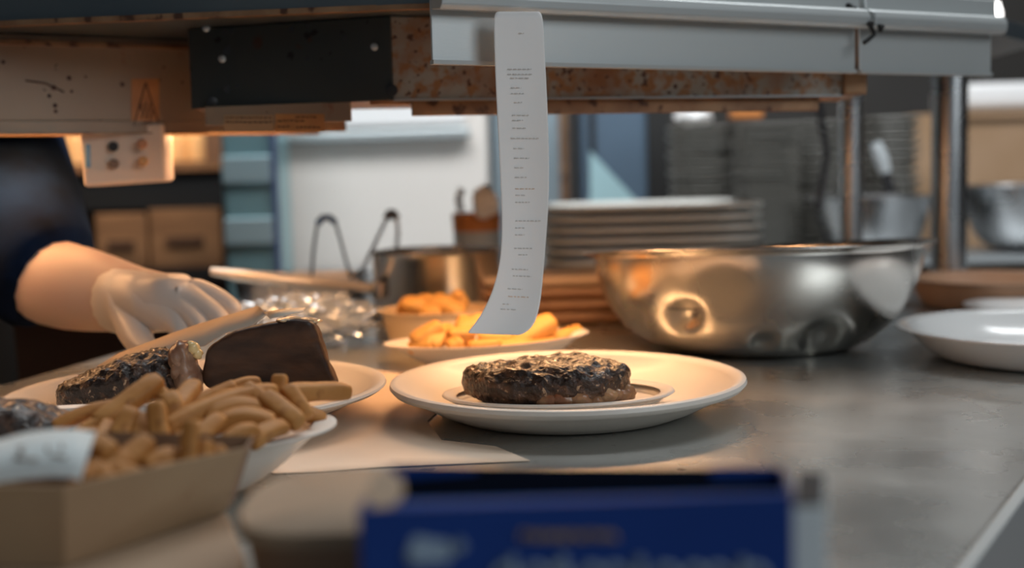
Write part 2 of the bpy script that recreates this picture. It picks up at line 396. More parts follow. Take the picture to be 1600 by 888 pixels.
# light given off by the two heater bars
def strip(name, p, q, z, power):
    mid = ((p[0] + q[0]) / 2, (p[1] + q[1]) / 2, z); ln = math.hypot(q[0] - p[0], q[1] - p[1])
    l = bpy.data.lights.new(name, 'AREA'); l.shape = 'RECTANGLE'; l.size = ln; l.size_y = .022; l.energy = power; l.color = WARM
    o = bpy.data.objects.new(name, l); COL.objects.link(o); o.location = mid
    o.rotation_euler = (0, 0, math.atan2(q[1] - p[1], q[0] - p[0])); return o
strip('heater_glow', q1, q2, zb1 - .003, 1.7)
strip('heater_glow', r1b, (r2b[0] - .08, r2b[1]), zb2 - .017, 2.1)

# label strip hanging between the heaters
lab = thing('label_strip', 'narrow tan metal strip with two orange print labels under the dark end plate', 'label strip', QD(450, 193, 1.20))
la, lb = QD(322, 193, 1.195), QD(549, 190, 1.165)
MB().beam((la.x, la.y, .2650), (lb.x, lb.y, .2650), .004, .0185).build('backing', tan_enamel, lab, smooth=False, bevel=.0006)
lv = Vector((lb.x - la.x, lb.y - la.y, 0)).normalized(); lnn = Vector((lv.y, -lv.x, 0))
def on_lab(px, py, out=.0006):
    d = ray(px, py); p0 = Vector((la.x, la.y, 0)) + lnn * (.002 + out)
    return CAM + d * ((p0 - CAM).dot(lnn) / d.dot(lnn))
lb1 = face_quad(350, 180, 427, 206, .0001, .0005, fn=on_lab).build('label', mat('tan_label', (.42, .24, .12), .6), lab, smooth=False)
lb2 = face_quad(430, 178, 507, 206, .0001, .0005, fn=on_lab).build('label', orange_label, lab, smooth=False)
rnd = random.Random(3)
tx = []
for (x0, x1, y) in ((353, 424, 184), (353, 424, 191), (462, 497, 183), (434, 480, 189), (434, 455, 198), (463, 500, 199)):
    x = x0
    while x < x1 - 3:
        l = rnd.uniform(2, 7); tx.append([(x, y + rnd.uniform(-.6, .6)), (min(x + l, x1), y + rnd.uniform(-.6, .6))]); x += l + 2.2
strokes([t for t in tx if t[0][0] < 428], .0007, ink, 'print', lb1, on_lab, .0006)
strokes([t for t in tx if t[0][0] > 428], .0007, ink, 'print', lb2, on_lab, .0006)

# ticket rail: two aluminium sections
Ra = Vector((horiz(684, 1.0), 1.0, 0)); Rb = Vector((horiz(1336, 1.22), 1.22, 0)); Rc = Vector((horiz(1541, 1.31), 1.31, 0))
rv = (Rb - Ra).normalized(); rn = Vector((rv.y, -rv.x, 0))
def rail(a, b, name, label):
    t = thing(name, label, 'ticket rail', (a.x, a.y, .29), 'ticket rails on the front of the overshelf')
    def prof(pts):
        rings = []
        for p in (a, b):
            rings.append([p + rn * u + Vector((0, 0, z)) for u, z in pts])
        return MB().loft(rings)
    prof([(0, .2935), (.003, .2935), (.003, .345), (0, .345)]).build('face_plate', alu, t, smooth=False, bevel=.0008)
    prof([(-.002, .2925), (.005, .2925), (.0055, .296), (-.002, .296)]).build('lower_hem', alu, t, smooth=False)
    prof([(.003, .336), (.020, .3345), (.0235, .338), (.0245, .345), (.022, .351), (.014, .354), (.003, .354)]).build('ticket_grip', alu, t, smooth=False, bevel=.0012)
    prof([(-.006, .3535), (.010, .3535), (.008, .372), (-.006, .374)]).build('upper_strip', alu, t, smooth=False, bevel=.002)
    return t
ra1 = rail(Ra, Rb - rv * .003, 'ticket_rail', 'long aluminium ticket rail gripping the hanging receipt')
ra2 = rail(Rb + rv * .003, Rc, 'ticket_rail', 'short aluminium ticket rail section at the right end with black marker on its joint')
def on_rail(px, py, out=.0):
    d = ray(px, py); p0 = Ra + rn * (.0245 + out)
    return CAM + d * ((p0 - CAM).dot(rn) / d.dot(rn))
def on_up(px, py, out=.0):
    d = ray(px, py); p0 = Ra + rn * (.0100 + out)
    return CAM + d * ((p0 - CAM).dot(rn) / d.dot(rn))
strokes([[(1357, 34), (1362, 44), (1366, 54), (1357, 62), (1350, 67)], [(1358, 36), (1364, 36)], [(1373, 41), (1380, 42)], [(1374, 45), (1377, 49)]], .0022, marker, 'marker_writing', ra2, on_rail)
strokes([[(1325, 6), (1325, 17)], [(1325, 7), (1331, 10)], [(1335, 10), (1336, 20)], [(1346, 14), (1346, 22)]], .0018, marker, 'marker_writing', ra1, on_up)

# receipt
tk = thing('receipt', 'long white printed order receipt hanging and curling from the ticket rail', 'receipt', QD(811, 22, 1.075))
rows = [(18, 771, 848, 0), (60, 772, 850, 0), (120, 774, 853, .002), (180, 777, 856, .004), (240, 780, 858, .006), (300, 783, 858, .006), (350, 785, 855, .003), (400, 783, 851, -.002),
        (435, 776, 848, -.008), (465, 766, 845, -.016), (490, 753, 840, -.026), (508, 741, 833, -.036), (521, 728, 816, -.046)]
TD0 = Ra.y + (horiz(811, 1.06) - Ra.x) * rv.y / rv.x - .031
rings = []
for y, xl, xr, dd in rows:
    D = TD0 + dd * .8
    c = []
    for k in range(9):
        u = k / 8; bow = .004 * math.sin(u * PI) * min(1, y / 300)
        c.append(QD(xl + (xr - xl) * u, y + (3 * u if y > 430 else 0), D + bow + (u - .5) * .012))
    rings.append(c)
mb = MB(); n = 9
vs = [p for r in rings for p in r]; fs = [(i * n + j, i * n + j + 1, (i + 1) * n + j + 1, (i + 1) * n + j) for i in range(len(rings) - 1) for j in range(n - 1)]
mb.add(vs, fs); strip_o = mb.build('paper_strip', paper_w, tk, auto=0)
sm = strip_o.modifiers.new('s', 'SUBSURF'); sm.levels = 2; sm.render_levels = 2
so = strip_o.modifiers.new('t', 'SOLIDIFY'); so.thickness = .0003; so.offset = 0
def on_tk(u, y):
    for i in range(len(rows) - 1):
        if rows[i][0] <= y <= rows[i + 1][0]:
            t = (y - rows[i][0]) / (rows[i + 1][0] - rows[i][0])
            k = u * 8; j = min(int(k), 7); s = k - j
            p = (rings[i][j] * (1 - s) + rings[i][j + 1] * s) * (1 - t) + (rings[i + 1][j] * (1 - s) + rings[i + 1][j + 1] * s) * t
            return p + Vector((0, -.0011, 0))
    return rings[-1][4]
rnd = random.Random(11)
tm, tm2 = MB(), MB()
lines = [(52, .5, .6), (108, .25, .72), (116, .25, .72), (122, .3, .66), (137, .3, .5), (146, .3, .55), (160, .35, .5), (180, .3, .62), (188, .3, .5), (200, .3, .55), (216, .25, .8), (232, .3, .5), (247, .3, .6), (262, .3, .5),
         (277, .3, .55), (295, .3, .7), (305, .3, .5), (316, .3, .6), (345, .3, .85), (356, .3, .5), (367, .3, .5), (388, .3, .7), (398, .4, .6), (420, .3, .65), (430, .35, .75), (450, .3, .6), (462, .35, .75), (474, .3, .45), (482, .3, .6)]
for y, u0, u1 in lines:
    u = u0; tm2 = MB()
    while u < u1:
        l = rnd.uniform(.03, .09)
        (tm2 if y in (295, 462) else tm).tube([on_tk(u, y), on_tk(min(u + l, u1), y + .2)], .00045, 5)
        u += l + .03
    if tm2.v: tm2.build('orange_print', rust_ink, tk)
tm.build('print', faint_ink, tk)

# ------------------------------------------------------------------ crockery
def plate_prof(R, h, foot=.55, t=.0042, rim=.0035):
    f = foot * R
    return [(0.0005, .0025), (f - .006, .0025), (f - .004, 0), (f, 0), (f + .004, .003), (f + .25 * (R - f), h * .18), (f + .62 * (R - f), h * .52), (R - .010, h - rim * 1.9),
            (R - .003, h - rim * 1.5), (R, h - rim * .8), (R - .0008, h - rim * .2), (R - .003, h), (R - .006, h - .0004), (R - .012, h - rim * .9),
            (f + .68 * (R - f), h * .62 + .0006), (f + .32 * (R - f), h * .26 + t * .9), (f + .05 * R, t + .001), (f * .9, t), (0.0005, t)]
def bowl_prof(R, h, foot=.4, t=.004, rimw=0.006, e=1.7):
    f = foot * R; n = 14; out = [(.0005, .002), (f - .004, .002), (f - .002, 0), (f, 0)]
    for i in range(1, n + 1):
        s = i / n; out.append((f + (R - rimw - f) * math.sin(s * PI / 2) ** .9 if e == 0 else f + (R - rimw - f) * s ** (1 / e), (h - .002) * s ** 1.15))
    out += [(R, h - .0015), (R, h - .0002), (R - .002, h)]
    for i in range(n, 0, -1):
        s = i / n; out.append((max(f + (R - rimw - f) * s ** (1 / e) - t, .003), (h - .001) * s ** 1.15 + (1 - s) * t))
    out += [(f * .8, t), (.0005, t)]
    return out
def crock(name, label, cat, c, prof, m, n=96, sx=1, sy=1, e=2.0, rot=0, group=None, warp=None):
    o = MB().lathe(prof, n, sx, sy, e, warp=warp).build(name, m, auto=50, loc=None)
    o.location = c; o.rotation_euler.z = rot
    return tag(o, label, cat, group)

# main plate
PX, PY = QD(886, 597, 1.022).x, 1.022
R1 = .1505
crock('dinner_plate', 'round white china plate in the middle carrying the small plate and grilled steak', 'plate', (PX, PY, .0012), plate_prof(R1, .029, .66, rim=.005), china, 128)
sp_c = QD(872, 601, 1.01)
crock('oval_side_plate', 'small thin-edged oval plate under the grilled steak on the middle plate', 'plate', (sp_c.x, 1.012, .0074), plate_prof(.098, .0125, .80, t=.0026, rim=.0025), china, 96, 1.0, .66)

def steak(name, label, c, rx, ry, rz, m, seed, rot=0, tilt=0, outline=None, ridges=1.0, sub=6):
    bm = bmesh.new(); bmesh.ops.create_icosphere(bm, subdivisions=sub, radius=1)
    off_ = Vector((seed * 7.3, seed * 3.1, seed))
    for v in bm.verts:
        p = v.co.copy()
        th = math.atan2(p.y, p.x); rh = math.hypot(p.x, p.y)
        zz = (abs(p.z) ** .55) * (1 if p.z > 0 else -1)
        k = outline(th) if outline else 1
        rr = rh ** .62 * k
        x, y = math.cos(th) * rr * rx, math.sin(th) * rr * ry
        hump = 1 + .22 * noise.noise(Vector((x * 22, y * 22, 0)) + off_) + .10 * math.sin((x / rx) * 3.2 + .6)
        z = (zz * (.5 if zz < 0 else .5) + .5) * rz * 2 * .5
        if zz > 0: z = rz * .5 + zz * rz * .5 * hump
        q = Vector((x, y, z))
        s = 1.0
        side = 1 - min(1, abs(zz) * 1.0)
        d = noise.fractal(q * 90 + off_, .8, 2.1, 4) * .0017 + noise.fractal(q * 330 + off_, .9, 2, 3) * .0006
        q += v.normal * (d + side * noise.noise(q * 45 + off_) * .003)
        if zz > .3:
            w = (x * .55 + y * 1.0) * 420 + 3.2 * noise.noise(q * 55 + off_)
            q.z += ridges * .0010 * math.sin(w) + .0022 * noise.noise(q * 110 + off_) + .0016 * abs(noise.noise(q * 210 + off_))
        q.z = max(q.z, .0)
        v.co = q
    if tilt:
        Mx = Matrix.Rotation(tilt, 4, 'Y')
        for v in bm.verts: v.co = Mx @ v.co
        mz = min(v.co.z for v in bm.verts)
        for v in bm.verts: v.co.z -= mz
    me = bpy.data.meshes.new(name); bm.to_mesh(me); bm.free(); me.materials.append(m)
    for p in me.polygons: p.use_smooth = True
    o = bpy.data.objects.new(name, me); COL.objects.link(o); o.location = c; o.rotation_euler.z = rot
    return o
def out_main(t):
    return 1 + .10 * math.cos(t) + .05 * math.cos(2 * t + .4) - .17 * math.exp(-((t - 1.75) / .45) ** 2) + .04 * math.sin(5 * t)
sc_ = QD(853, 600, 1.0)
s1 = thing('grilled_steak', 'thick char-grilled steak alone on the small oval plate', 'steak', (sc_.x - .004, 1.006, .0114))
m1 = steak('meat', '', (0, 0, 0), .067, .047, .0345, steak_m, 3, rot=.0, outline=out_main); m1.parent = s1
fb = MB()
rnd = random.Random(5)
def blob(mb, c, r, sd, st=(1, 1, 1)):
    bm = bmesh.new(); bmesh.ops.create_icosphere(bm, subdivisions=3, radius=1)
    vs = []
    for v in bm.verts:
        p = Vector((v.co.x * st[0], v.co.y * st[1], v.co.z * st[2])) * r
        p *= 1 + .25 * noise.noise(v.co * 1.8 + Vector((sd, 0, 0)))
        vs.append(p + Vector(c))
    fs = [tuple(x.index for x in f.verts) for f in bm.faces]; bm.free(); mb.add(vs, fs)
for k in range(11):
    u = k / 10; a = -2.0 + u * 1.75
    rr = out_main(a)
    x = math.cos(a) * .068 * rr * .93 + s1.location.x; y = math.sin(a) * .047 * rr * .90 + s1.location.y
    if k < 3: continue
    blob(fb, (x, y, .0100 + .0085 + rnd.uniform(-.002, .003)), rnd.uniform(.0065, .0095), k * 3.3, (1.25, .7, .85))
fb.build('fat_edge', fat_m, s1, auto=0, label='pale glistening fat edge')

# far left plate with its steak, roast wedge and the sheet lifted over it
P2 = Vector((horiz(303, 1.018), 1.018, .0012))
crock('dinner_plate', 'round white plate at the left carrying a steak and a tall dark roast wedge', 'plate', P2, plate_prof(.158, .029, .58), china, 128)
def out2(t): return 1 + .07 * math.cos(2 * t) + .04 * math.sin(3 * t)
c2 = QD(205, 600, .985)
s2 = thing('grilled_steak', 'long dark steak with a pale cut end on the left plate under the tan sheet', 'steak', (c2.x, .988, .0115))
m2 = steak('meat', '', (0, 0, 0), .055, .034, .038, steak_m2, 8, rot=0, tilt=-.24, outline=out2); m2.parent = s2
fb = MB()
for k, (px, py, r) in enumerate(((284, 558, .0125), (289, 575, .0135), (295, 592, .0135), (300, 608, .011), (291, 565, .010))):
    p = QD(px, py, .972); blob(fb, p, r, k * 2.2, (.8, 1.1, 1.1))
fb.build('cut_end', meat_cut, s2, auto=0, label='pale tan cut end of the steak')
fb = MB()
for k, (px, py, r) in enumerate(((302, 545, .0055), (308, 553, .0045), (297, 541, .004))):
    p = QD(px, py, .972); blob(fb, p, r, k * 2.2 + 9, (1, .9, 1.1))
fb.build('melting_butter', mat('butter', (.85, .62, .28), .2, coat=.5), s2, auto=0)

# wedge of roast
wl = [(313, 622), (312, 590), (314, 556), (325, 538), (345, 525), (372, 513), (400, 508), (432, 499), (462, 497), (488, 501), (494, 512), (503, 540), (512, 568), (523, 598), (532, 622)]
wd_ = thing('roast_wedge', 'tall dark brown wedge of roast with a flat crusted face on the left plate', 'meat', QZ(420, 622, .012))
fr = [QD(x, y, .955 + .02 * (1 - (622 - y) / 125)) for x, y in wl]
bk = []
cx = sum((p.x for p in fr)) / len(fr)
for p in fr:
    bk.append(Vector((cx + (p.x - cx) * .94, p.y + .036, p.z - (.006 if p.z > .05 else 0))))
rings = []
for k, (t, s) in enumerate(((0, .88), (.04, .96), (.12, 1), (.5, 1.01), (.88, 1), (.96, .96), (1, .88))):
    ring = []
    for a, b2 in zip(fr, bk):
        p = a.lerp(b2, t); cc = Vector((cx, p.y, .05)); q = cc + (p - cc) * s
        q.z = max(q.z, .0125); ring.append(q)
    rings.append(ring)
mbw = MB().loft(rings)
ow = mbw.build('meat', crust_m, wd_, subd=3)
tex = bpy.data.textures.new('crust_tex', 'CLOUDS'); tex.noise_scale = .018
dm = ow.modifiers.new('d', 'DISPLACE'); dm.texture = tex; dm.strength = .004; dm.texture_coords = 'LOCAL'
fb = MB()
for k, (px, py) in enumerate(((448, 500), (458, 498), (468, 499), (478, 500), (486, 502))):
    blob(fb, QD(px, py, .965 + .004 * k), .0055, k, (1.5, 1.6, .38))  # pale blobs paint the highlights on the wedge's shiny top
fb.build('top_highlight', mat('pale_highlight', (.62, .44, .26), .25, coat=.4), wd_, auto=0, label='pale painted highlight along the top corner')

# tan folded sheet held over the plate
ts = thing('greaseproof_paper', 'stiff folded tan paper held by the gloved hand over the steak', 'paper', QD(300, 540, 1.03))
ups = [(152, 573), (185, 553), (225, 538), (270, 521), (310, 507), (350, 495), (390, 483), (404, 479)]
los = [(152, 578), (190, 572), (230, 562), (275, 548), (320, 540), (350, 522), (395, 508), (418, 491)]
rings = []
for k in range(len(ups)):
    D = 1.018 + .03 * k / 7
    rings.append([QD(*los[k], D - .012), QD((ups[k][0] + los[k][0]) / 2, (ups[k][1] + los[k][1]) / 2, D + .004), QD(*ups[k], D + .02)])
rings.append([QD(419, 490, 1.045), QD(410, 484, 1.05), QD(405, 480, 1.052)])
def grid(rings):
    n = len(rings[0]); return MB().add([p for r in rings for p in r], [(i * n + j, i * n + j + 1, (i + 1) * n + j + 1, (i + 1) * n + j) for i in range(len(rings) - 1) for j in range(n - 1)])
o = grid(rings).build('sheet', greaseproof, ts, auto=0); so = o.modifiers.new('t', 'SOLIDIFY'); so.thickness = .0009; so.offset = 0
rings = [[QD(412, 488, 1.04), QD(421, 497, 1.03)], [QD(440, 483, 1.04), QD(440, 494, 1.03)], [QD(477, 481, 1.045), QD(472, 487, 1.04)]]
o = grid(rings).build('folded_tip', mat('bright_paper_tip', (.85, .76, .62), .5), ts, auto=0, label='brighter pointed folded tip'); so = o.modifiers.new('t', 'SOLIDIFY'); so.thickness = .0009

# front left oval dish (with steak piece and fries)
P3 = Vector((-.281, .781, .001))
def tiltw(p, r, t): return p
crock('oval_dish', 'deep oval white dish heaped with fries at the front left', 'dish', P3, bowl_prof(.164, .043, .58, t=.0045, rimw=.01, e=1.3), china, 128, 1.0, .57)
c3 = QD(30, 668, .80)
s3 = thing('grilled_steak', 'charred peppery steak end at the left edge of the fries dish', 'steak', (c3.x - .012, .790, .018))
m3 = steak('meat', '', (0, 0, 0), .055, .03, .040, steak_material('peppered_steak', True), 15, rot=0, tilt=.12, sub=5); m3.parent = s3

# ------------------------------------------------------------------ fries
rnd = random.Random(21)
def fry(a, b, wdt, label, group, m=fry_m, bend=.0, seed=None, flat=.9, name='french_fry'):
    a = Vector(a); b = Vector(b); d = b - a; L_ = d.length; d.normalize()
    upv = Vector((0, 0, 1)) if abs(d.z) < .85 else Vector((0, 1, 0))
    s = d.cross(upv).normalized(); u = s.cross(d)
    n = 16; seg = 9; wdt *= 1.12; rings = []
    sd = rnd.random() * 50; ph = rnd.uniform(0, PI / 4)
    for i in range(seg + 1):
        t = i / seg
        sc = {0: .70, 1: .92, 2: 1.04, seg: .62, seg - 1: .84, seg - 2: .96}.get(i, 1)
        c = a.lerp(b, t) + u * (bend * 4 * t * (1 - t)) + s * (rnd.uniform(-.0004, .0004))
        tt = [0, .03, .2, .32, .45, .58, .7, .82, .97, 1][i]
        c = a.lerp(b, tt) + u * (bend * 4 * tt * (1 - tt))
        ww = wdt * sc * (1 + .10 * noise.noise(Vector((tt * 3, sd, 0)))) / 2
        ring = []
        for k in range(n):
            an = 2 * PI * k / n
            ca, sa = math.cos(an), math.sin(an); q = (abs(ca) ** 4.5 + abs(sa) ** 4.5) ** (-1 / 4.5)
            p = s * (ca * q * ww) + u * (sa * q * ww * flat)
            p = Matrix.Rotation(ph, 3, d) @ p
            ring.append(c + p * (1 + .06 * noise.noise(Vector((k * .7, tt * 6, sd)))))
        rings.append(ring)
    o = MB().loft(rings).build(name, m, loc=tuple(a.lerp(b, .5)), auto=0)
    sb = o.modifiers.new('s', 'SUBSURF'); sb.levels = 1; sb.render_levels = 1
    return tag(o, label, 'fry', group)
def fpx(x0, y0, x1, y1, D0, D1, wpx, label, group, **k):
    a = QD(x0, y0, D0); b = QD(x1, y1, D1)
    return fry(a, b, wpx / F * (D0 + D1) / 2, label, group, **k)
GD = 'fries heaped on the front left oval dish'; LD = 'golden thick-cut fry in the heap on the front left oval dish'
# named fries, seen one by one
fpx(150, 664, 252, 592, .745, .775, 30, 'long fry slanting up to the left peak of the dish heap', GD)
fpx(438, 586, 433, 640, .80, .79, 24, 'fry standing upright at the highest point of the dish heap', GD)
fpx(446, 616, 546, 612, .80, .83, 30, 'long straight fry jutting right over the rim of the dish', GD, bend=.001)
fpx(258, 672, 432, 610, .735, .785, 33, 'longest bent fry lying across the middle of the dish heap', GD, bend=.004)
fpx(183, 690, 207, 640, .715, .73, 31, 'short blunt fry leaning right at the front of the dish heap', GD)
fpx(250, 690, 243, 628, .71, .72, 29, 'square-ended fry standing upright just left of the long bent fry', GD)
fpx(262, 655, 306, 600, .75, .79, 28, 'fry pointing up between steak and roast wedge in the dish heap', GD)
fpx(412, 620, 470, 664, .765, .745, 30, 'fry sloping down to the right onto the dish rim', GD)
for (x0, y0, x1, y1, D0, D1, wp, bd) in (
        (118, 690, 196, 640, .735, .76, 28, .0), (96, 664, 180, 634, .77, .79, 22, .002), (262, 625, 275, 650, .765, .75, 32, .001), (232, 600, 268, 640, .785, .76, 26, 0),
        (300, 632, 360, 604, .80, .81, 24, .0), (322, 622, 372, 618, .81, .79, 22, .001), (345, 665, 420, 662, .735, .74, 34, .004), (330, 655, 400, 638, .745, .76, 28, .002),
        (392, 612, 452, 660, .775, .755, 28, 0), (452, 612, 478, 650, .785, .77, 26, 0), (446, 640, 500, 655, .79, .80, 24, 0), (300, 700, 340, 656, .70, .73, 30, 0),
        (352, 700, 396, 672, .70, .715, 30, .001), (398, 690, 440, 668, .715, .74, 28, 0), (270, 702, 312, 668, .695, .72, 30, 0), (210, 702, 225, 652, .71, .73, 28, 0),
        (150, 700, 168, 664, .70, .73, 26, 0), (110, 700, 150, 676, .73, .74, 26, 0), (350, 620, 400, 598, .81, .82, 22, .001), (378, 640, 440, 636, .76, .78, 30, .002)):
    ex_, ey_ = (x1 - x0) * .16, (y1 - y0) * .16
    fpx(x0 - ex_, y0 - ey_, x1 + ex_, y1 + ey_ * .5, D0, D1, wp * .92, LD, GD, bend=bd + rnd.uniform(-.001, .003), m=fry_m)
LB = 'golden fry under the heap on the oval dish'
for k in range(16):
    a = rnd.uniform(0, 2 * PI); r = math.sqrt(rnd.random())
    c = Vector((P3.x + .03 + r * .085 * math.cos(a), P3.y - .004 + r * .045 * math.sin(a), .017 + .012 * (1 - r) + .01 * rnd.random()))
    t = rnd.uniform(0, PI); h = Vector((math.cos(t), math.sin(t) * .6, rnd.uniform(-.1, .1))) * .024
    fry(c - h, c + h, .012, LD, GD)

# paper tray of fries in front, on a board
bx = [QZ(x, y, .03) for x, y in ((60, 888), (150, 865), (350, 806), (405, 800), (437, 866), (430, 1000), (60, 1100))]
bx = [q - Vector((.016, 0, 0)) for q in bx]
brd = MB().prism([(-.42, .47), (bx[5].x, bx[5].y), (bx[4].x, bx[4].y), (bx[3].x, bx[3].y), (bx[2].x - .03, .665), (-.42, .665)], .001, .03).build('board', board_m, smooth=False, bevel=.003, loc=(bx[4].x, bx[4].y, 0))
tag(brd, 'thick pale tan board lying under the fries tray at the front left', 'board')
Zb, Zt = .0308, .0665
T = {}
for k, (x, y) in dict(p1=(100, 885), p2=(350, 800)).items(): T[k] = QZ(x, y, Zb)
u1 = QD(98, 760, T['p1'].y - .002); u2 = QD(383, 700, T['p2'].y + .004)
u3 = QD(395, 680, u2.y + .035); u3 = Vector((u3.x - .012, u2.y + .045, u2.z + .001)); 
u4 = Vector((u1.x - .115, u1.y + .075, u1.z)); u3 = Vector((u2.x - .085, u2.y + .040, u1.z)) 
u3 = QD(140, 674, u2.y + .012); u2b = QD(396, 682, u2.y + .022)
u4 = Vector((u3.x - .16, u3.y - .09, u3.z))
l1, l2 = T['p1'], T['p2']
cc = (u1 + u2 + u2b + u3 + u4) / 5
def low(u): q = cc + (u - cc) * .86; q.z = Zb; return q
l2b, l3, l4 = low(u2b), low(u3), low(u4)
tray = thing('fries_tray', 'folded brown kraft card tray of fries at the front left corner', 'tray', ((l1 + l3) / 2))
def wallq(a, b, c, d, name, m):   # lower a,b upper c,d
    o = MB().add([a, b, d, c], [(0, 1, 2, 3)]).build(name, m, tray, smooth=False)
    s = o.modifiers.new('t', 'SOLIDIFY'); s.thickness = .0012; s.offset = 0; return o
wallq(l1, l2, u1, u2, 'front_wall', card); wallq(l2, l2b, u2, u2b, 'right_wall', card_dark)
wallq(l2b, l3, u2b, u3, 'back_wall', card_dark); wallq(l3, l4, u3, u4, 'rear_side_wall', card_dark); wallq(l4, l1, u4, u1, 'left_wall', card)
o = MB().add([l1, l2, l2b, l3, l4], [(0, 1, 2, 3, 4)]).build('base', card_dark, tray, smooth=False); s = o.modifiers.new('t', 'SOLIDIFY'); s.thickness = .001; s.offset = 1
LT = 'golden fry piled in the kraft card tray'; GT = 'fries in the kraft card tray'
D_ = .60
for (x0, y0, x1, y1, D0, D1, wp, lb) in (
        (176, 738, 234, 688, .60, .62, 34, 'thick fry slanting up right in the middle of the kraft card tray'),
        (222, 730, 276, 712, .61, .62, 34, 'fry lying level towards the right of the kraft card tray centre'),
        (140, 690, 176, 712, .61, .60, 34, LT), (299, 656, 292, 736, .62, .61, 24, 'tall thin fry standing upright near the right end of the kraft card tray'),
        (322, 690, 316, 735, .625, .615, 24, LT), (338, 706, 347, 716, .635, .63, 26, LT), (178, 738, 226, 756, .59, .59, 34, LT),
        (155, 742, 182, 770, .585, .575, 32, LT), (126, 772, 160, 764, .565, .57, 28, 'palest bright fry end at the front corner of the kraft card tray'),
        (277, 704, 283, 745, .62, .61, 24, LT), (200, 716, 160, 745, .605, .59, 30, LT), (240, 742, 280, 735, .60, .605, 30, LT), (235, 762, 262, 738, .595, .60, 28, LT),
        (300, 745, 340, 728, .61, .625, 28, LT), (180, 770, 215, 762, .58, .585, 28, LT), (140, 728, 165, 745, .60, .585, 30, LT), (110, 745, 150, 748, .585, .585, 28, LT)):
    fpx(x0, y0, x1, y1, D0, D1, wp, lb, GT)
# receipt lying over tray corner
rr = [(-30, 690, -34, 765), (0, 687, 0, 754), (40, 676, 40, 748), (80, 671, 80, 745), (120, 671, 110, 746), (150, 676, 126, 751)]
rings = []
for k, (xa, ya, xb, yb) in enumerate(rr):
    Db = .552 + .0012 * k; rings.append([QD(xa, ya, Db + .028), QD((xa + xb) / 2, (ya + yb) / 2 - 2, Db + .012), QD(xb, yb, Db)])
slip = thing('receipt', 'pale blue-white order slip draped over the left corner of the fries tray', 'receipt', rings[3][2])
o = grid(rings).build('paper_strip', mat('slip_paper', (.66, .72, .72), .7), slip, auto=0); s = o.modifiers.new('t', 'SOLIDIFY'); s.thickness = .0004
def on_slip(px, py, out=0):
    t = (py - 672) / 75; return QD(px, py, .5525 + .0012 * (px + 30) / 36 + .028 * (1 - t) - .0035)
strokes([[(28, 702), (38, 699)], [(74, 698), (76, 706)], [(96, 695), (98, 703)], [(24, 716), (42, 718)], [(46, 718), (58, 719)], [(80, 712), (104, 716)], [(30, 700), (34, 708)]], .0009,
        mat('faded_brown_print', (.36, .32, .29), .7), 'print', slip, on_slip)

# tub with pale lid, between tray and blue box
tb = thing('lidded_tub', 'brown card tub with a pale flat lid behind the left end of the blue box', 'tub', (-.078, .535, .001))
zt = .060
MB().lathe([(.001, 0), (.032, 0), (.040, .05), (.040, .0535), (.001, .0535)], 64, 1, 1.25, 2.8, c=(-.0795, .538, .001)).build('tub_body', mat('brown_tub_card', (.30, .18, .11), .7), tb, auto=40)
MB().lathe([(.001, .0515), (.043, .0515), (.0435, .053), (.0435, .0575), (.042, .059), (.001, .059)], 64, 1, 1.22, 2.8, c=(-.0795, .538, .0012)).build('lid', board_m, tb, auto=40)

# blue box in the foreground
bb = thing('blue_carton', 'open blue printed carton in the near foreground with gold lettering', 'carton', (.02, .43, .0))
f0 = QD(562, 796, .42); f1 = QD(1236, 772, .42); zt = (f0.z + f1.z) / 2
k0 = QD(612, 728, .475); k1 = QD(1222, 732, .475)
FL, FR = Vector((f0.x, .42, 0)), Vector((f1.x, .42, 0)); BL, BR = Vector((k0.x, .475, 0)), Vector((k1.x, .475, 0))
zf = f0.z; zk = k0.z
def pan(a, b, z0, z1, th, name, m, parent, z1b=None, lean=(0, 0)):
    z1b = z1 if z1b is None else z1b
    c = [Vector((a.x, a.y, z0)), Vector((b.x, b.y, z0)), Vector((b.x + lean[0], b.y + lean[1], z1b)), Vector((a.x + lean[0], a.y + lean[1], z1))]
    o = MB().add(c, [(0, 1, 2, 3)]).build(name, m, parent, smooth=False)
    s = o.modifiers.new('t', 'SOLIDIFY'); s.thickness = th; s.offset = 0; return o
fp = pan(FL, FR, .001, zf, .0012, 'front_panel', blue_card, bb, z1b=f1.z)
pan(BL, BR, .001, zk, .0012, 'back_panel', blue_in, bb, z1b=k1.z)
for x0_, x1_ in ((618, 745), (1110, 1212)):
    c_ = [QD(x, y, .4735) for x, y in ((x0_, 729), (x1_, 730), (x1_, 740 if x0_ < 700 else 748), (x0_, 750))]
    MB().add(c_, [(0, 1, 2, 3)]).build('lit_corner', blue_card, bb, smooth=False)  # back panel corners left blue, outside the painted shade
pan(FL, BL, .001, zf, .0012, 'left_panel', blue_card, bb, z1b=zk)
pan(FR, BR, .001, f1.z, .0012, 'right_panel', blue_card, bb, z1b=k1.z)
MB().prism([(FL.x, FL.y), (FR.x, FR.y), (BR.x, BR.y), (BL.x, BL.y)], .001, .070).build('opening_shade', blue_in, bb, smooth=False)  # dark block stands in for the shade down in the opening
# folded-in front edge; the light it catches is put into its lighter blue
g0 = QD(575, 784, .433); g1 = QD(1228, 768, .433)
MB().add([Vector((f0.x, f0.y, f0.z)), Vector((f1.x, f1.y, f1.z)), g1, g0], [(0, 1, 2, 3)]).build('front_flap', mat('lit_blue_flap', (.015, .07, .28), .7, spec=.1), bb, smooth=False, label='lighter blue folded front flap').modifiers.new('t', 'SOLIDIFY').thickness = .001
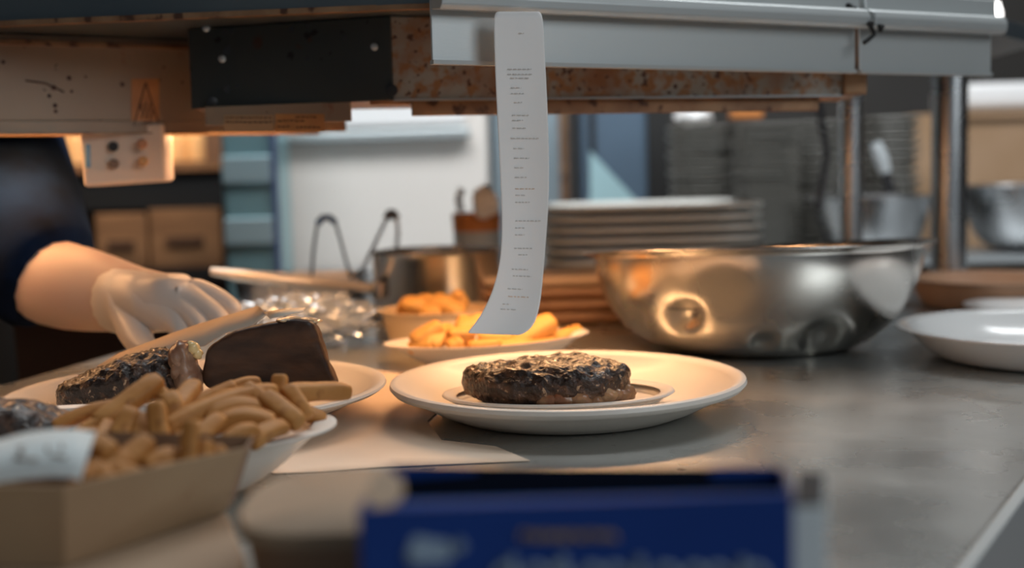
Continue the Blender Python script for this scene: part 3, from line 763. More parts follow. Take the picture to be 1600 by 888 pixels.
# tan rounded side flap at left, white one at right
pts = [(590, 736), (612, 740), (628, 752), (632, 768), (624, 786), (606, 797), (580, 798), (572, 770)]
MB().add([QD(x, y, .452 - (y - 736) * .0005) for x, y in pts], [tuple(range(8))]).build('left_flap', board_m, bb, smooth=False, label='rounded tan side flap').modifiers.new('t', 'SOLIDIFY').thickness = .001
w0 = [QD(1238, 790, .43), QD(1292, 736, .462), QD(1240, 742, .475)]
ws = thing('napkin_box', 'white card side standing against the right end of the blue carton', 'box', (.115, .45, 0))
a0, a1 = QD(1243, 775, .425), QD(1290, 740, .47)
MB().prism([(a0.x - .002, .423), (a0.x + .011, .423), (a1.x, .470), (a1.x - .012, .470)], .001, a1.z).build('body', mat('grey_white_card', (.60, .66, .68), .5), ws, smooth=False, bevel=.001)
MB().prism([(a0.x - .001, .424), (a0.x + .010, .424), (a1.x - .001, .469), (a1.x - .011, .469)], a1.z - .0002, a1.z + .0008).build('top_fold', black_mat, ws, smooth=False)
def on_box(px, py, out=.0008):
    d = ray(px, py); return CAM + d * ((.42 - .0008 - out) / d.y)
gl = MB(); rnd = random.Random(2); x = 815
while x < 962:
    h = rnd.uniform(4, 6); w_ = rnd.uniform(5, 8)
    gl.tube([on_box(x, 838 - h), on_box(x, 838 + h)], .0006, 6)
    gl.tube([on_box(x, 838 - h), on_box(x + w_, 838 + rnd.choice((-h, h, 0)))], .0006, 6); x += w_ + 4
gl.build('gold_lettering', gold, fp)
wl_ = MB()
for x, y in ((800, 884), (880, 882), (1000, 884), (1160, 886)):
    wl_.tube([on_box(x, y - 14), on_box(x, y + 40)], .0016, 8)
for x in (790, 838, 872, 925, 960, 1040, 1085, 1120, 1180):
    wl_.tube([on_box(x + 18 * math.cos(a), 906 - 22 * math.sin(a)) for a in [2 * PI * k / 14 for k in range(15)]], .0013, 8)
wl_.build('pale_lettering', print_w, fp)
wl2 = MB()
wl2.tube([on_box(664, 858, .0004), on_box(664, 858, .001)], .0055, 24).tube([on_box(652, 866, .0004), on_box(652, 866, .001)], .0038, 24).tube([on_box(690, 862, .0004), on_box(690, 862, .001)], .0042, 24)
wl2.tube([on_box(712, 858, .0004), on_box(724, 848, .0006)], .0022, 10)
wl2.build('pale_emblem', print_w, fp)

# ------------------------------------------------------------------ behind the middle plate
dc = Vector((horiz(757, 1.28), 1.283, .001))
def sag(p, r, t):
    if r > .06: p.z += .006 * (p.x / .11) * (1 if p.x > 0 else .3) * (r / .11)
    return p
crock('oval_dish', 'shallow oval cream dish of fries behind the middle plate', 'dish', dc, bowl_prof(.109, .0265, .50, t=.0035, rimw=.008, e=1.3), china, 96, 1.0, .55, warp=sag)
GM = 'fries on the shallow oval dish behind the middle plate'; LM = 'bright yellow fry on the shallow oval dish behind the middle plate'
for (x0, y0, x1, y1, D0, D1, wp, lb) in (
        (800, 540, 866, 502, 1.31, 1.33, 32, 'broad fry with a blunt end just right of the hanging receipt'), (850, 538, 908, 516, 1.33, 1.35, 20, 'thin fry pointing right over the end of the oval dish'),
        (646, 540, 690, 510, 1.30, 1.31, 30, LM), (670, 545, 700, 515, 1.29, 1.32, 26, LM), (690, 515, 728, 540, 1.32, 1.30, 24, LM), (700, 546, 722, 536, 1.285, 1.29, 24, LM),
        (715, 520, 760, 500, 1.33, 1.35, 26, LM), (730, 545, 790, 540, 1.29, 1.30, 22, LM), (745, 530, 800, 530, 1.31, 1.31, 26, LM), (780, 545, 832, 536, 1.29, 1.31, 20, LM),
        (640, 545, 676, 538, 1.30, 1.29, 20, LM), (720, 500, 740, 520, 1.36, 1.34, 22, LM), (760, 520, 820, 518, 1.34, 1.34, 24, LM), (655, 520, 675, 545, 1.33, 1.31, 24, LM),
        (820, 545, 870, 535, 1.30, 1.32, 18, LM), (700, 528, 740, 522, 1.30, 1.31, 26, LM)):
    fpx(x0, y0 - 1, x1, y1 - 1, D0 - .04, D1 - .04, wp, lb, GM, m=fry_pale)
rc = Vector((horiz(678, 1.45), 1.46, .001))
rz = QD(678, 494, 1.46).z
crock('round_bowl', 'small cream bowl of fried potato between the saucepan and the oval dish', 'bowl', rc, bowl_prof(.069, rz + .009, .76, t=.004, rimw=.004, e=1.5), mat('cream_stoneware', (.74, .55, .33), .35), 72)
GR = 'potato chunks in the small cream bowl'
for (x, y, s_, D) in ((645, 478, 34, 1.44), (668, 472, 30, 1.47), (690, 476, 40, 1.45), (712, 470, 30, 1.47), (640, 486, 30, 1.46), (705, 484, 36, 1.44), (672, 488, 36, 1.44), (715, 460, 16, 1.46)):
    q = MB(); p = QD(x, y, D); blob(q, p, s_ / F * D * .55, x * .1, (1.25, 1, .8))
    tag(q.build('potato_chunk', fry_pale, loc=tuple(p), auto=0), 'pale golden potato chunk piled in the small cream bowl', 'potato', GR)

# saucepan
sD = 1.65; sx_ = horiz(683, sD); pr = .086
zr = QD(683, 392, sD).z
pan_ = thing('saucepan', 'stainless steel saucepan with a long handle pointing left behind the fries', 'saucepan', (sx_, sD, .001))
MB().lathe([(.001, 0), (pr - .012, 0), (pr - .003, .004), (pr, .014), (pr, zr - .004), (pr + .003, zr - .001), (pr + .002, zr + .001), (pr - .002, zr), (pr - .003, .014), (pr - .014, .005), (.001, .004)], 96, c=(sx_, sD, .001)).build('pan_body', steel_bowl, pan_, auto=50)
h0 = QD(586, 452, sD - .03); h1_ = QD(470, 440, 1.52); h2_ = QD(372, 430, 1.50); h3_ = QD(330, 424, 1.50)
MB().tube([h0, h0.lerp(h1_, .5) + Vector((0, 0, .002)), h1_, h2_, h3_], [.009, .009, .0095, .0095, .006], 16, flat=.8).build('handle', mat('satin_handle', (.70, .62, .52), .4, .6), pan_)
MB().tube([QD(592, 440, sD - .05), QD(592, 466, sD - .05)], .010, 12).build('handle_bracket', steel_bowl, pan_)

# tongs standing in a steel tub
tubx = horiz(476, 1.78)
gt = thing('steel_tub', 'low steel tub with crinkled film behind the saucepan handle', 'tub', (tubx, 1.785, .0008))
MB().lathe([(.001, 0), (.085, 0), (.095, .055), (.100, .056), (.100, .058), (.093, .058), (.083, .004), (.001, .004)], 64, 1.0, .8, 5, c=(tubx, 1.785, .0008)).build('tub_body', steel, gt, auto=40)
def tongs(pts_l, pts_r, D, r, m, label, tipcol=None):
    t = thing('tongs', label, 'tongs', QD(*pts_l[-1], D), 'tongs standing behind the saucepan')
    for pts in (pts_l, pts_r):
        MB().tube([QD(x, y, D) for x, y in pts], r, 10, flat=.5).build('arm', m, t)
    a, b = QD(*pts_l[0], D), QD(*pts_r[0], D)
    mid = (a + b) / 2 + Vector((0, 0, .008))
    MB().tube([a, a.lerp(mid, .7) + Vector((0, 0, .003)), mid, b.lerp(mid, .7) + Vector((0, 0, .003)), b], r * 1.15, 10).build('spring_hinge', tipcol or m, t)
    return t
tongs([(496, 350), (492, 375), (489, 400), (487, 432)], [(524, 348), (532, 375), (540, 405), (549, 436)], 1.70, .0042, black_mat, 'black tongs with a blue hinge standing left of the silver tongs', mat('blue_hinge', (.03, .07, .16), .3))
tongs([(604, 342), (590, 372), (572, 410), (556, 440)], [(620, 342), (622, 362), (620, 385), (617, 400)], 1.72, .0052, steel, 'silver tongs with a dark hinge leaning over the saucepan edge', mat('dark_hinge', (.05, .06, .08), .3))
rnd = random.Random(9)
bm = bmesh.new(); bmesh.ops.create_icosphere(bm, subdivisions=5, radius=1)
fc = QD(470, 482, 1.46)
for v in bm.verts:
    p = v.co * 1.0; d = 1 + .35 * noise.fractal(p * 2.3, .6, 2, 4)
    v.co = Vector((p.x * .085 * d, p.y * .05 * d, p.z * .028 * d))
mz = min(v.co.z for v in bm.verts)
me = bpy.data.meshes.new('cling_film'); bm.to_mesh(me); bm.free(); me.materials.append(foil)
o = bpy.data.objects.new('crumpled_film', me); COL.objects.link(o); o.location = (fc.x, fc.y, -mz + .001)
tag(o, 'crumpled silvery blue film heap on the counter below the saucepan handle', 'film')

# big dented mixing bowl
bcx, bcy = horiz(1181, 1.365), 1.365
def bowl_big(R, h, t=.0012):
    out = []; n = 26; f = .085
    out += [(.001, 0), (f * .5, 0), (f * .85, .0006)]
    for i in range(n + 1):
        a = i / n * PI / 2
        out.append((f + (R - .012 - f) * math.sin(a) ** .95, h - h * (math.cos(a) ** 1.15)))
    out += [(R - .006, h + .0005), (R - .001, h + .0015), (R, h + .003), (R - .0025, h + .0035), (R - .007, h + .0022)]
    for i in range(n, -1, -1):
        a = i / n * PI / 2
        out.append((max(.002, f + (R - .012 - f) * math.sin(a) ** .95 - t), max(t, h - h * (math.cos(a) ** 1.15) + t * (1 - a / (PI / 2)))))
    out += [(.001, t)]
    return out
dents = [(QD(1063, 498, 1.25), .026, .016), (QD(1272, 528, 1.26), .030, .020), (QD(1190, 535, 1.24), .016, .008), (QD(1120, 455, 1.22), .05, .006)]
def dent_warp(p, r, t):
    q = p.copy(); s = (r / .186)
    q.z += max(0, (s - .46) / .54) ** 1.5 * (-.0115 * math.sin(t) + .0035 * math.cos(t) + .0022 * math.sin(2 * t + .5))
    w = q + Vector((bcx, bcy, 0))
    if r > .05 and p.z > .002:
        for c, rad, dep in dents:
            # nearest point on shell: compare direction only
            dd = math.hypot((w.x - c.x), (w.z - c.z))
            if w.y < bcy and dd < rad * 1.6:
                k = math.exp(-(dd / (rad * .62)) ** 2.6)
                n_ = Vector((-(p.x), -(p.y), .25 * r)).normalized(); q += n_ * dep * k
    return q
MBb = MB().lathe(bowl_big(.194, .1085), 200, warp=dent_warp)
o = MBb.build('mixing_bowl', steel_bowl, auto=0); o.location = (bcx, bcy, .001)
tag(o, 'large dented stainless steel mixing bowl standing on the pass behind the middle plate', 'bowl')

# white bowls at right
crock('serving_bowl', 'wide white china bowl at the right edge of the counter, nearer of the two', 'bowl', (horiz(1634, 1.235), 1.231, .001), bowl_prof(.148, QD(1622, 509, 1.237).z, .66, t=.0045, rimw=.010, e=1.5), china_cool, 128)
crock('serving_bowl', 'white china bowl half hidden behind the nearer white bowl at the right edge', 'bowl', (horiz(1622, 1.51), 1.515, .001), bowl_prof(.086, QD(1622, 470, 1.56).z + .0, .5, t=.0045, rimw=.01, e=1.1), china_cool, 96)

# terracotta bowls, metal bowl behind
zc = QD(1500, 432, 1.72).z
crock('terracotta_dish', 'wide terracotta dish behind the white bowls at the right', 'dish', (.665, 1.698, .001), bowl_prof(.112, zc, .72, t=.006, rimw=.010, e=1.3), terracotta, 96)
zc = QD(1357, 312, 2.12).z
crock('mixing_bowl', 'shallow steel mixing bowl behind the square post, above the large dented bowl', 'bowl', (horiz(1362, 2.28), 2.28, zc - .1045), bowl_prof(.125, .106, .4, t=.003, rimw=.015, e=2.2), steel, 96)
crock('mixing_bowl', 'steel mixing bowl with orange food right of the upright post', 'bowl', (horiz(1605, 2.30), 2.30, zc - .1045), bowl_prof(.14, .12, .4, t=.003, rimw=.012, e=2.0), steel, 96)
stand = thing('bowl_stand', 'low dark steel rack carrying the two rear mixing bowls', 'rack', (horiz(1470, 2.3), 2.35, 0))
xs0, xs1 = horiz(1290, 2.3), horiz(1700, 2.3)
MB().box(((xs0 + xs1) / 2, 2.295, zc - .107 - .008 - .0), (xs1 - xs0, .25, .012)).build('rack_top', steel_dull, stand, smooth=False)
for x in (xs0 + .02, xs1 - .02):
    for y in (2.19, 2.40): MB().tube([(x, y, .0), (x, y, max(.01, zc - .12))], .008, 12).build('leg', steel_dull, stand)

# ------------------------------------------------------------------ plate stacks
def stack(px, D, ybase, n, pitch, R, m, label, group, sy=1, e=4, first=None, jit=.004, z0=.001):
    rnd = random.Random(px); src = None
    x = horiz(px, D)
    for k in range(n):
        if src is None:
            src = MB().lathe(plate_prof(R, pitch * .98, .62, t=.003, rim=pitch * .30), 64, 1, sy, e).build('dinner_plate', m, auto=50); o = src
        else:
            o = src.copy(); COL.objects.link(o)
        o.location = (x + rnd.uniform(-jit, jit), D + rnd.uniform(-jit, jit), z0 + pitch * k); o.rotation_euler.z = rnd.uniform(-.03, .03)
        tag(o, label, 'plate', group)
top_z = QD(1080, 312, 1.95).z
npl = 9
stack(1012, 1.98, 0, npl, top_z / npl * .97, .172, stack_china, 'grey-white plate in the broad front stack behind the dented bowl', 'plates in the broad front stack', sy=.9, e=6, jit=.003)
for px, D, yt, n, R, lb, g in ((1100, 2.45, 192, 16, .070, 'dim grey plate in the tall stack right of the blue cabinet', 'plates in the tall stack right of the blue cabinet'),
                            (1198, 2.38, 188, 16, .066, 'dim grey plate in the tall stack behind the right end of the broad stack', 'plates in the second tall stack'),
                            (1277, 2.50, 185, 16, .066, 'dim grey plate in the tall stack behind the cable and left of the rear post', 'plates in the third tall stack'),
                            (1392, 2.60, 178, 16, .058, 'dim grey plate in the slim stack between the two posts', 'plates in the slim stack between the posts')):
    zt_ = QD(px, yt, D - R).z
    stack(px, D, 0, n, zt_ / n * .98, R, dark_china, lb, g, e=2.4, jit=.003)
q = QD(1082, 186, 2.45)
mbq = MB(); blob(mbq, (q.x, q.y, q.z + .004), .036, 3, (1.15, .9, .45)); tag(mbq.build('folded_cloth', white_plastic, loc=tuple(q), auto=0), 'crumpled white cloth lying on top of the tall stack right of the blue cabinet', 'cloth')
q = QD(1165, 172, 2.40)
tag(MB().box((q.x, q.y, q.z), (.06, .05, .035)).build('spice_box', orange_m, smooth=False, bevel=.004, loc=tuple(q)), 'small orange box on top of the second tall plate stack', 'box')
# lower brown stack left of bowl
GBn = 'brown boards stacked left of the dented bowl'
for k in range(4):
    pz = .001 + k * .0165
    o = MB().lathe([(.001, 0), (.115, 0), (.125, .006), (.125, .012), (.121, .0155), (.001, .0155)], 64, 1, .55, 5).build('wooden_board', board_m if k == 3 else wood_brown, auto=40)
    o.location = (horiz(880, 1.62) + (k % 2) * .003, 1.655, pz)
    tag(o, 'paler topmost board of the low stack left of the dented bowl' if k == 3 else 'brown board in the low stack left of the dented bowl', 'board', GBn)

# ------------------------------------------------------------------ background equipment
# blue grey cabinet
def boxpx(name, label, cat, x0, x1, y0, y1, D, depth, m, bevel=.004, base=None):
    a = QD(x0, (y0 + y1) / 2, D); b = QD(x1, (y0 + y1) / 2, D); zt_ = QD((x0 + x1) / 2, y0, D).z; zb_ = QD((x0 + x1) / 2, y1, D).z if base is None else base
    t = thing(name, label, cat, ((a.x + b.x) / 2, D + depth / 2, zb_))
    MB().box(((a.x + b.x) / 2, D + depth / 2, (zt_ + zb_) / 2), (b.x - a.x, depth, zt_ - zb_)).build('body', m, t, smooth=False, bevel=bevel)
    return t, a.x, b.x, zb_, zt_
t, xa, xb, za, zb = boxpx('steel_cabinet', 'blue grey steel cabinet behind the broad plate stack', 'cabinet', 910, 1045, 120, 330, 2.75, .3, blue_grey, base=-.899)
MB().box((xa + .022, 2.745, (za + zb) / 2), (.012, .01, zb - za - .02)).build('door_edge', black_mat, t, smooth=False)
MB().box((xb - .025, 2.744, (za + zb) / 2), (.05, .012, zb - za - .02)).build('side_trim', dark_void, t, smooth=False)
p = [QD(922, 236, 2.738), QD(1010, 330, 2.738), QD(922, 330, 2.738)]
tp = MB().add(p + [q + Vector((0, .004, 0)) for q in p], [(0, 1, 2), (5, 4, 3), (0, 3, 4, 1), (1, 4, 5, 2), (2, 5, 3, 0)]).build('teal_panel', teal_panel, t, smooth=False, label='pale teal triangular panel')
t, xa, xb, za, zb = boxpx('steel_cabinet', 'narrow grey blue cabinet between the receipt and the blue cabinet', 'cabinet', 770, 888, 120, 330, 2.9, .3, mat('grey_blue_steel', (.30, .38, .43), .4, .5), base=-.899)
MB().box((xb - .012, 2.895, (za + zb) / 2), (.018, .01, zb - za - .02)).build('door_edge', copper_trim, t, smooth=False)
# white appliance
t, xa, xb, za, zb = boxpx('white_freezer', 'large white appliance with a recessed pull handle behind the saucepan', 'appliance', 430, 762, 60, 420, 2.7, .5, fridge_white, bevel=.012, base=-.899)
hx0, hx1 = QD(442, 200, 2.69).x, QD(735, 200, 2.69).x; hz = QD(590, 222, 2.69).z
MB().beam((hx0, 2.68, hz + .012), (hx1, 2.68, hz + .016), .03, .024).build('handle', mat('grey_handle', (.40, .44, .45), .3, .3), t, bevel=.008)
hz2 = QD(590, 180, 2.69).z
MB().box(((hx0 + hx1) / 2, 2.69, hz2), (hx1 - hx0 - .02, .02, .05)).build('upper_panel', white_plastic, t, smooth=False, bevel=.006)
# teal steel column
t, xa, xb, za, zb = boxpx('fridge_column', 'tall teal-tinted steel upright left of the white appliance', 'column', 345, 432, 60, 430, 2.45, .15, teal_steel, bevel=.01, base=-.899)
for y0 in (265, 362):
    z_ = QD(388, y0, 2.44).z
    MB().box(((xa + xb) / 2, 2.445, z_), (xb - xa - .004, .012, .055)).build('highlight_band', mat('steel_highlight', (.42, .56, .60), .32, .7), t, smooth=False, bevel=.004)  # lighter colour paints the highlight bands of the steel
MB().box((xb - .004, 2.445, (za + zb) / 2), (.012, .014, zb - za - .01)).build('dark_seam', mat('dark_blue_seam', (.04, .06, .12), .5), t, smooth=False)
# left rear shelving unit: warm lit shelf, dark gap, brown boxes
un = thing('wall_shelving', 'dark shelving unit in the left background behind the arm', 'shelving', (-1.15, 3.2, -.9))
def uz(y): return QD(200, y, 2.95).z
MB().box((-1.21, 3.18, uz(262)), (1.22, .5, .02)).build('shelf_board', wood_brown, un, smooth=False)
MB().box((-1.21, 3.18, uz(425) - .01), (1.22, .5, .03)).build('shelf_board', dark_void, un, smooth=False)
MB().box((-1.21, 3.44, (uz(425) + uz(150)) / 2 - .3), (1.22, .02, 1.3)).build('back_panel', mat('brown_panel', (.16, .08, .04), .6), un, smooth=False)
MB().box((-1.21, 2.96, (uz(252) + uz(325)) / 2 - .004), (1.22, .02, uz(252) - uz(325))).build('gap_shade', dark_void, un, smooth=False)  # black board painted as the shade of the gap below the shelf
for x in (-1.82, -.605): MB().box((x, 3.18, -.2), (.03, .5, 1.4)).build('side_panel', dark_void, un, smooth=False)
GL = 'glasses on the rear left shelf'
rnd = random.Random(4)
for k, px in enumerate((38, 62, 90, 118, 275, 305)):
    x = QD(px, 240, 3.05).x; zs_ = uz(262) + .011
    g = thing('jar', 'amber glass jar on the warm lit shelf in the left background', 'jar', (x, 3.05, zs_), GL)
    MB().lathe([(.001, 0), (.024, 0), (.026, .004), (.026, .065), (.018, .075), (.018, .085), (.001, .085)], 24, c=(x, 3.05, zs_)).build('jar_body', mat('amber_glass', (.75, .45, .20), .15, coat=.5), g)
    MB().lathe([(.001, .084), (.020, .084), (.020, .095), (.001, .096)], 24, c=(x, 3.05, zs_)).build('lid', white_plastic if k % 2 else wood_brown, g)
for k, (px, pz, e_) in enumerate(((35, 232, 0), (85, 236, 0), (52, 262, 0), (262, 228, 0))):
    p = QD(px, pz, 3.0)
for k, (px0, px1, yt) in enumerate(((150, 232, 334), (234, 348, 325))):
    a = QD(px0, 400, 2.95).x; b = QD(px1, 400, 2.95).x; z0_ = uz(425) + .006; z1_ = uz(yt)
    g = thing('wooden_crate', ('left' if k == 0 else 'right') + ' brown wooden crate on the lower shelf behind the forearm', 'crate', ((a + b) / 2, 3.05, z0_))
    MB().box(((a + b) / 2, 3.05, (z0_ + z1_) / 2), (b - a - .004, .2, z1_ - z0_)).build('body', wood_brown, g, smooth=False, bevel=.004)
    MB().box(((a + b) / 2, 2.945, z0_ + (z1_ - z0_) * .45), ((b - a) * .5, .01, .02)).build('hand_slot', mat('dark_slot', (.08, .035, .015), .7), g, smooth=False)
l = area('shelf_lamp', (-.95, 2.85, .42), (-1.0, 3.1, .1), .5, .05, .9, (1, .62, .32))

# switch box hanging under the tan heater
sb = thing('switch_box', 'pale control box with four round knobs hanging below the tan heat lamp', 'switch box', QD(190, 215, 1.27))
zt1 = zb1 + .01
c0, c1, c2_, c3_ = QD(123, 214, 1.26), QD(257, 214, 1.28), QD(259, 284, 1.28), QD(131, 293, 1.26)
for c in (c0, c1): c.z = zt1
mbx = MB().add([c0, c1, c2_, c3_] + [c + Vector((-.006, .055, 0)) for c in (c0, c1, c2_, c3_)], [(0, 1, 2, 3), (7, 6, 5, 4), (0, 4, 5, 1), (1, 5, 6, 2), (2, 6, 7, 3), (3, 7, 4, 0)])
bo = mbx.build('box_body', mat('warm_white_plastic', (.74, .60, .48), .35), sb, smooth=False, bevel=.004)
for x, y, m_ in ((177, 229, black_mat), (178, 256, mat('brown_knob', (.20, .13, .09), .4)), (222, 225, mat('rust_knob', (.42, .20, .10), .4)), (224, 252, mat('orange_knob', (.55, .30, .12), .4))):
    MB().tube([QD(x, y, 1.2735), QD(x, y, 1.262), QD(x, y, 1.260)], [.0052, .0052, .004], 20).build('knob', m_, sb)
MB().tube([QD(137, 226, 1.2590), QD(138, 262, 1.2590)], .0025, 12).build('blue_indicator', mat('blue_indicator', (.20, .38, .55), .3), sb)

# jar with orange food + white blob painting a blurred highlight by the receipt
jx = QD(745, 350, 1.95)
j = thing('glass_jar', 'clear jar of orange sauce with a painted round white highlight left of the receipt', 'jar', (jx.x, 1.95, .001))
zj = QD(745, 352, 1.95).z
MB().lathe([(.001, 0), (.036, 0), (.038, zj - .01), (.001, zj - .01)], 40, c=(jx.x, 1.95, .001)).build('jar_body', mat('pale_jar', (.45, .50, .52), .2), j)
MB().lathe([(.001, zj - .01), (.038, zj - .01), (.040, zj + .016), (.036, zj + .02), (.001, zj + .02)], 40, c=(jx.x, 1.95, .001)).build('orange_contents', orange_m, j)
q = QD(758, 316, 1.90)
mbq = MB(); blob(mbq, q, .021, 1, (1, .6, 1.25)); mbq.build('highlight_blob', mat('white_highlight', (.95, .93, .9), .25), j, auto=0)
MB().tube([QD(720, 330, 1.97), QD(716, 310, 1.97), QD(722, 295, 1.97)], .006, 10).build('wire_handle', steel, j)

# cardboard box, items upper right
t, xa, xb, za, zb = boxpx('cardboard_box', 'brown cardboard box behind the right post', 'box', 1428, 1660, 176, 330, 2.75, .3, card_box, base=.001)
MB().box(((xa + xb) / 2 + .03, 2.745, zb - .006), (xb - xa - .06, .012, .014)).build('top_flap', card_box, t, smooth=False)
t2 = thing('crate_stand', 'dark steel bench below the cardboard box', 'bench', ((xa + xb) / 2, 2.9, -.9))
MB().box(((xa + xb) / 2 + .1, 3.0, -.45), (.7, .58, .9)).build('body', steel_dull, t2, smooth=False)
t, xa, xb, za, zb = boxpx('bread_bag', 'pale crumpled sack lying on the cardboard box at the right', 'sack', 1500, 1660, 128, 172, 2.78, .2, white_plastic, bevel=.02)
# things on top of the overshelf at right
crock('round_bowl', 'shallow bowl standing on top of the overshelf at the right', 'bowl', (.50, 1.62, ZS + .021), bowl_prof(.10, .05, .5, e=1.4), mat('grey_brown_stoneware', (.22, .18, .15), .5), 64)
# light bulb and dark wall panel, upper right
bl = thing('pendant_light', 'bright white bulb hanging in the upper right background', 'lamp', QD(1547, 22, 2.6))
mbq = MB(); p = QD(1547, 22, 2.6); blob(mbq, p, .024, 0, (.9, .9, 1.1)); mbq.build('bulb', bulb_w, bl, auto=0)
MB().tube([p + Vector((0, 0, .02)), p + Vector((0, 0, .07))], .012, 16).build('socket', black_mat, bl)
MB().tube([p + Vector((0, 0, .07)), Vector((p.x, p.y, 1.9))], .003, 8).build('cord', black_mat, bl)
# hanging black cable
cb = MB().tube([QD(x, y, 2.2) for x, y in ((1278, 140), (1284, 190), (1292, 240), (1286, 280), (1278, 330))], .007, 10)
tag(cb.build('power_cable', black_mat, loc=tuple(QD(1284, 250, 2.2))), 'black cable hanging in front of the tall plate stacks', 'cable')
# spray bottle between posts
sbp = QD(1385, 262, 2.2)
br = thing('scrub_brush', 'pale handled brush leaning in front of the slim plate stack', 'brush', QD(1392, 300, 2.2))
MB().tube([QD(1368, 224, 2.2), QD(1376, 245, 2.2), QD(1384, 270, 2.2)], [.010, .013, .010], 14).build('handle', mat('pale_grey_plastic', (.50, .54, .56), .4), br)
MB().tube([QD(1384, 270, 2.2), QD(1390, 300, 2.2)], [.008, .012], 14).build('bristle_head', black_mat, br)

# ------------------------------------------------------------------ the cook: torso, arm and gloved hand
person = thing('person', 'person in a dark navy shirt reaching in from the left with a clear gloved hand', 'person', (-.86, 1.62, -.9))
def skinmesh(name, verts, edges, radii, m, parent, sub=2, root=0):
    org = Vector(parent.location); q = parent.parent
    me = bpy.data.meshes.new(name); me.from_pydata([tuple(Vector(v) - org) for v in verts], edges, [])
    o = bpy.data.objects.new(name, me); COL.objects.link(o); o.parent = parent
    o.modifiers.new('skin', 'SKIN').use_smooth_shade = True
    lay = me.skin_vertices[0].data if me.skin_vertices else None
    if lay is None:
        bm = bmesh.new(); bm.from_mesh(me); bm.verts.layers.skin.verify(); bm.to_mesh(me); bm.free(); lay = me.skin_vertices[0].data
    for i, r in enumerate(radii):
        lay[i].radius = (r, r) if not isinstance(r, tuple) else r; lay[i].use_root = (i == root)
    s = o.modifiers.new('s', 'SUBSURF'); s.levels = sub; s.render_levels = sub
    me.materials.append(m); return o
SH = Vector((-.66, 1.52, .36)); EL = Vector((-.545, 1.24, .095)); 
EL = QD(66, 446, 1.27); WR = QD(206, 468, 1.20); KN = QD(285, 470, 1.155)
MIDF = EL.lerp(WR, .45) + Vector((0, 0, .004))
V = [(-.86, 1.62, -.02), (-.86, 1.60, .2), (-.86, 1.58, .40), (-.86, 1.57, .50), (-.85, 1.53, .60), (-.85, 1.52, .68),   # 0-5
     SH, SH.lerp(EL, .5), EL, MIDF, WR, WR.lerp(KN, .55), KN,                                                            # 6-12
     (-1.06, 1.60, .38), (-1.12, 1.50, .10), (-1.0, 1.28, .02),                                                          # 13-15 other arm
     (-.94, 1.62, -.45), (-.94, 1.64, -.86), (-.78, 1.62, -.45), (-.78, 1.64, -.86)]
E_ = [(0, 1), (1, 2), (2, 3), (3, 4), (4, 5), (2, 6), (6, 7), (7, 8), (8, 9), (9, 10), (10, 11), (11, 12), (2, 13), (13, 14), (14, 15), (0, 16), (16, 17), (0, 18), (18, 19)]
Rd = [(.14, .10), (.14, .10), (.12, .09), .055, .072, .085, .055, .052, .052, .049, (.034, .036), (.034, .030), (.030, .024), .055, .045, .03, .075, .045, .075, .045]
# hand: palm + fingers (gloved)
body = skinmesh('body', V, E_, Rd, skin, person)
# shirt
Vs = [(-.86, 1.62, -.06), (-.86, 1.60, .2), (-.86, 1.58, .40), (-.86, 1.575, .46), SH + Vector((0, 0, .005)), SH.lerp(EL, .5) + Vector((0, 0, -.005)), EL + Vector((-.006, .004, .012)), EL + Vector((.020, -.004, .000)), (-1.06, 1.60, .38), (-1.11, 1.54, .22)]
Es = [(0, 1), (1, 2), (2, 3), (2, 4), (4, 5), (5, 6), (6, 7), (2, 8), (8, 9)]
skinmesh('shirt', Vs, Es, [(.165, .125), (.16, .12), (.14, .11), .075, .080, .078, .072, .066, .075, .065], navy, person)
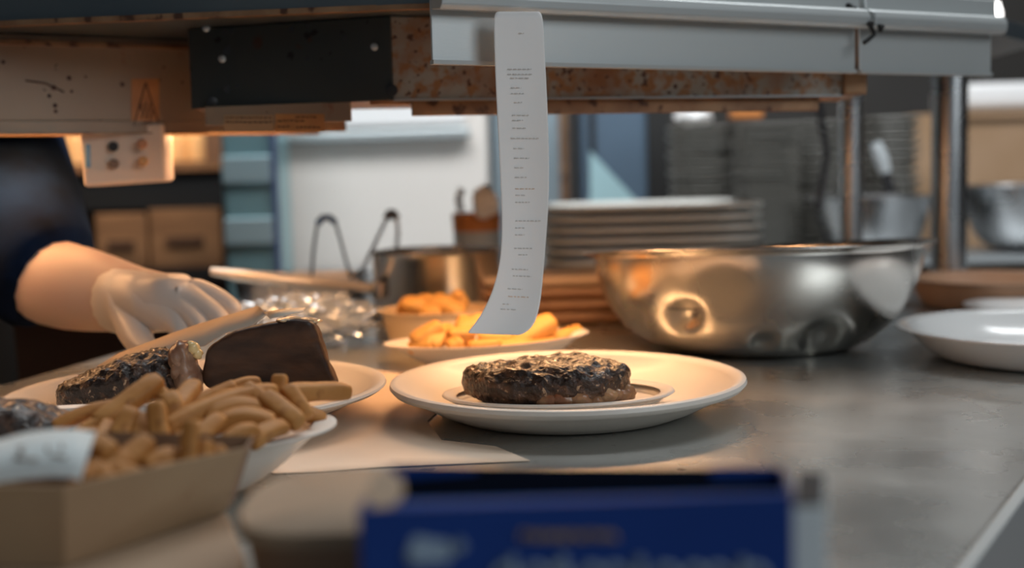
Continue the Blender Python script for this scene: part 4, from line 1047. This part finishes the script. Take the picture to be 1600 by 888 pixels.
# apron front
MB().lathe([(.001, -.66), (.19, -.66), (.185, -.2), (.175, .1), (.15, .25), (.145, .25), (.17, .1), (.18, -.2), (.185, -.655), (.001, -.655)], 48, 1, .78, 2.2, c=(-.86, 1.62, 0)).build('apron', apron_m, person)
# glove: palm, wrist cuff, fingers as one surface
hp = lambda x, y, D: QD(x, y, D)
Gv = [hp(236, 474, 1.175), hp(192, 470, 1.20), hp(166, 466, 1.215), hp(268, 470, 1.162),                       # palm, wrist, cuff, knuckle base
      hp(296, 450, 1.165), hp(330, 462, 1.16), hp(354, 476, 1.155), hp(376, 489, 1.15),                      # index
      hp(294, 466, 1.15), hp(326, 484, 1.14), hp(344, 500, 1.135), hp(354, 512, 1.13),                      # middle
      hp(284, 484, 1.14), hp(308, 503, 1.13), hp(318, 520, 1.125), hp(314, 533, 1.12),                      # ring
      hp(268, 498, 1.135), hp(284, 518, 1.125), hp(284, 534, 1.12), hp(274, 545, 1.12),                      # little
      hp(214, 502, 1.165), hp(212, 526, 1.145), hp(226, 545, 1.125), hp(248, 553, 1.11), hp(214, 472, 1.188)]  # thumb
Ge = [(0, 24), (24, 1), (1, 2), (0, 3), (3, 4), (4, 5), (5, 6), (6, 7), (3, 8), (8, 9), (9, 10), (10, 11), (3, 12), (12, 13), (13, 14), (14, 15), (0, 16), (16, 17), (17, 18), (18, 19), (24, 20), (20, 21), (21, 22), (22, 23)]
Gr = [(.040, .034), (.038, .038), (.040, .042), (.033, .027), .0145, .0125, .0105, .008, .0145, .0125, .0105, .008, .0135, .0115, .0100, .0078, .013, .0105, .009, .007, .021, .016, .013, .010, (.040, .036)]
gl_o = skinmesh('glove', Gv, Ge, Gr, glove_m, person)
# head details
hd = Vector((-.85, 1.52, .665))
mbh = MB(); blob(mbh, hd + Vector((0, .012, .035)), .098, 4, (.95, 1.05, .95)); mbh.build('hair', hair_m, person, auto=0)
for sx_ in (-.032, .032):
    mbe = MB(); blob(mbe, hd + Vector((sx_, -.086, .0)), .011, 1); mbe.build('eye', white_plastic, person, auto=0)
mbn = MB(); blob(mbn, hd + Vector((0, -.094, -.025)), .015, 2, (.8, .9, 1.5)); mbn.build('nose', skin, person, auto=0)
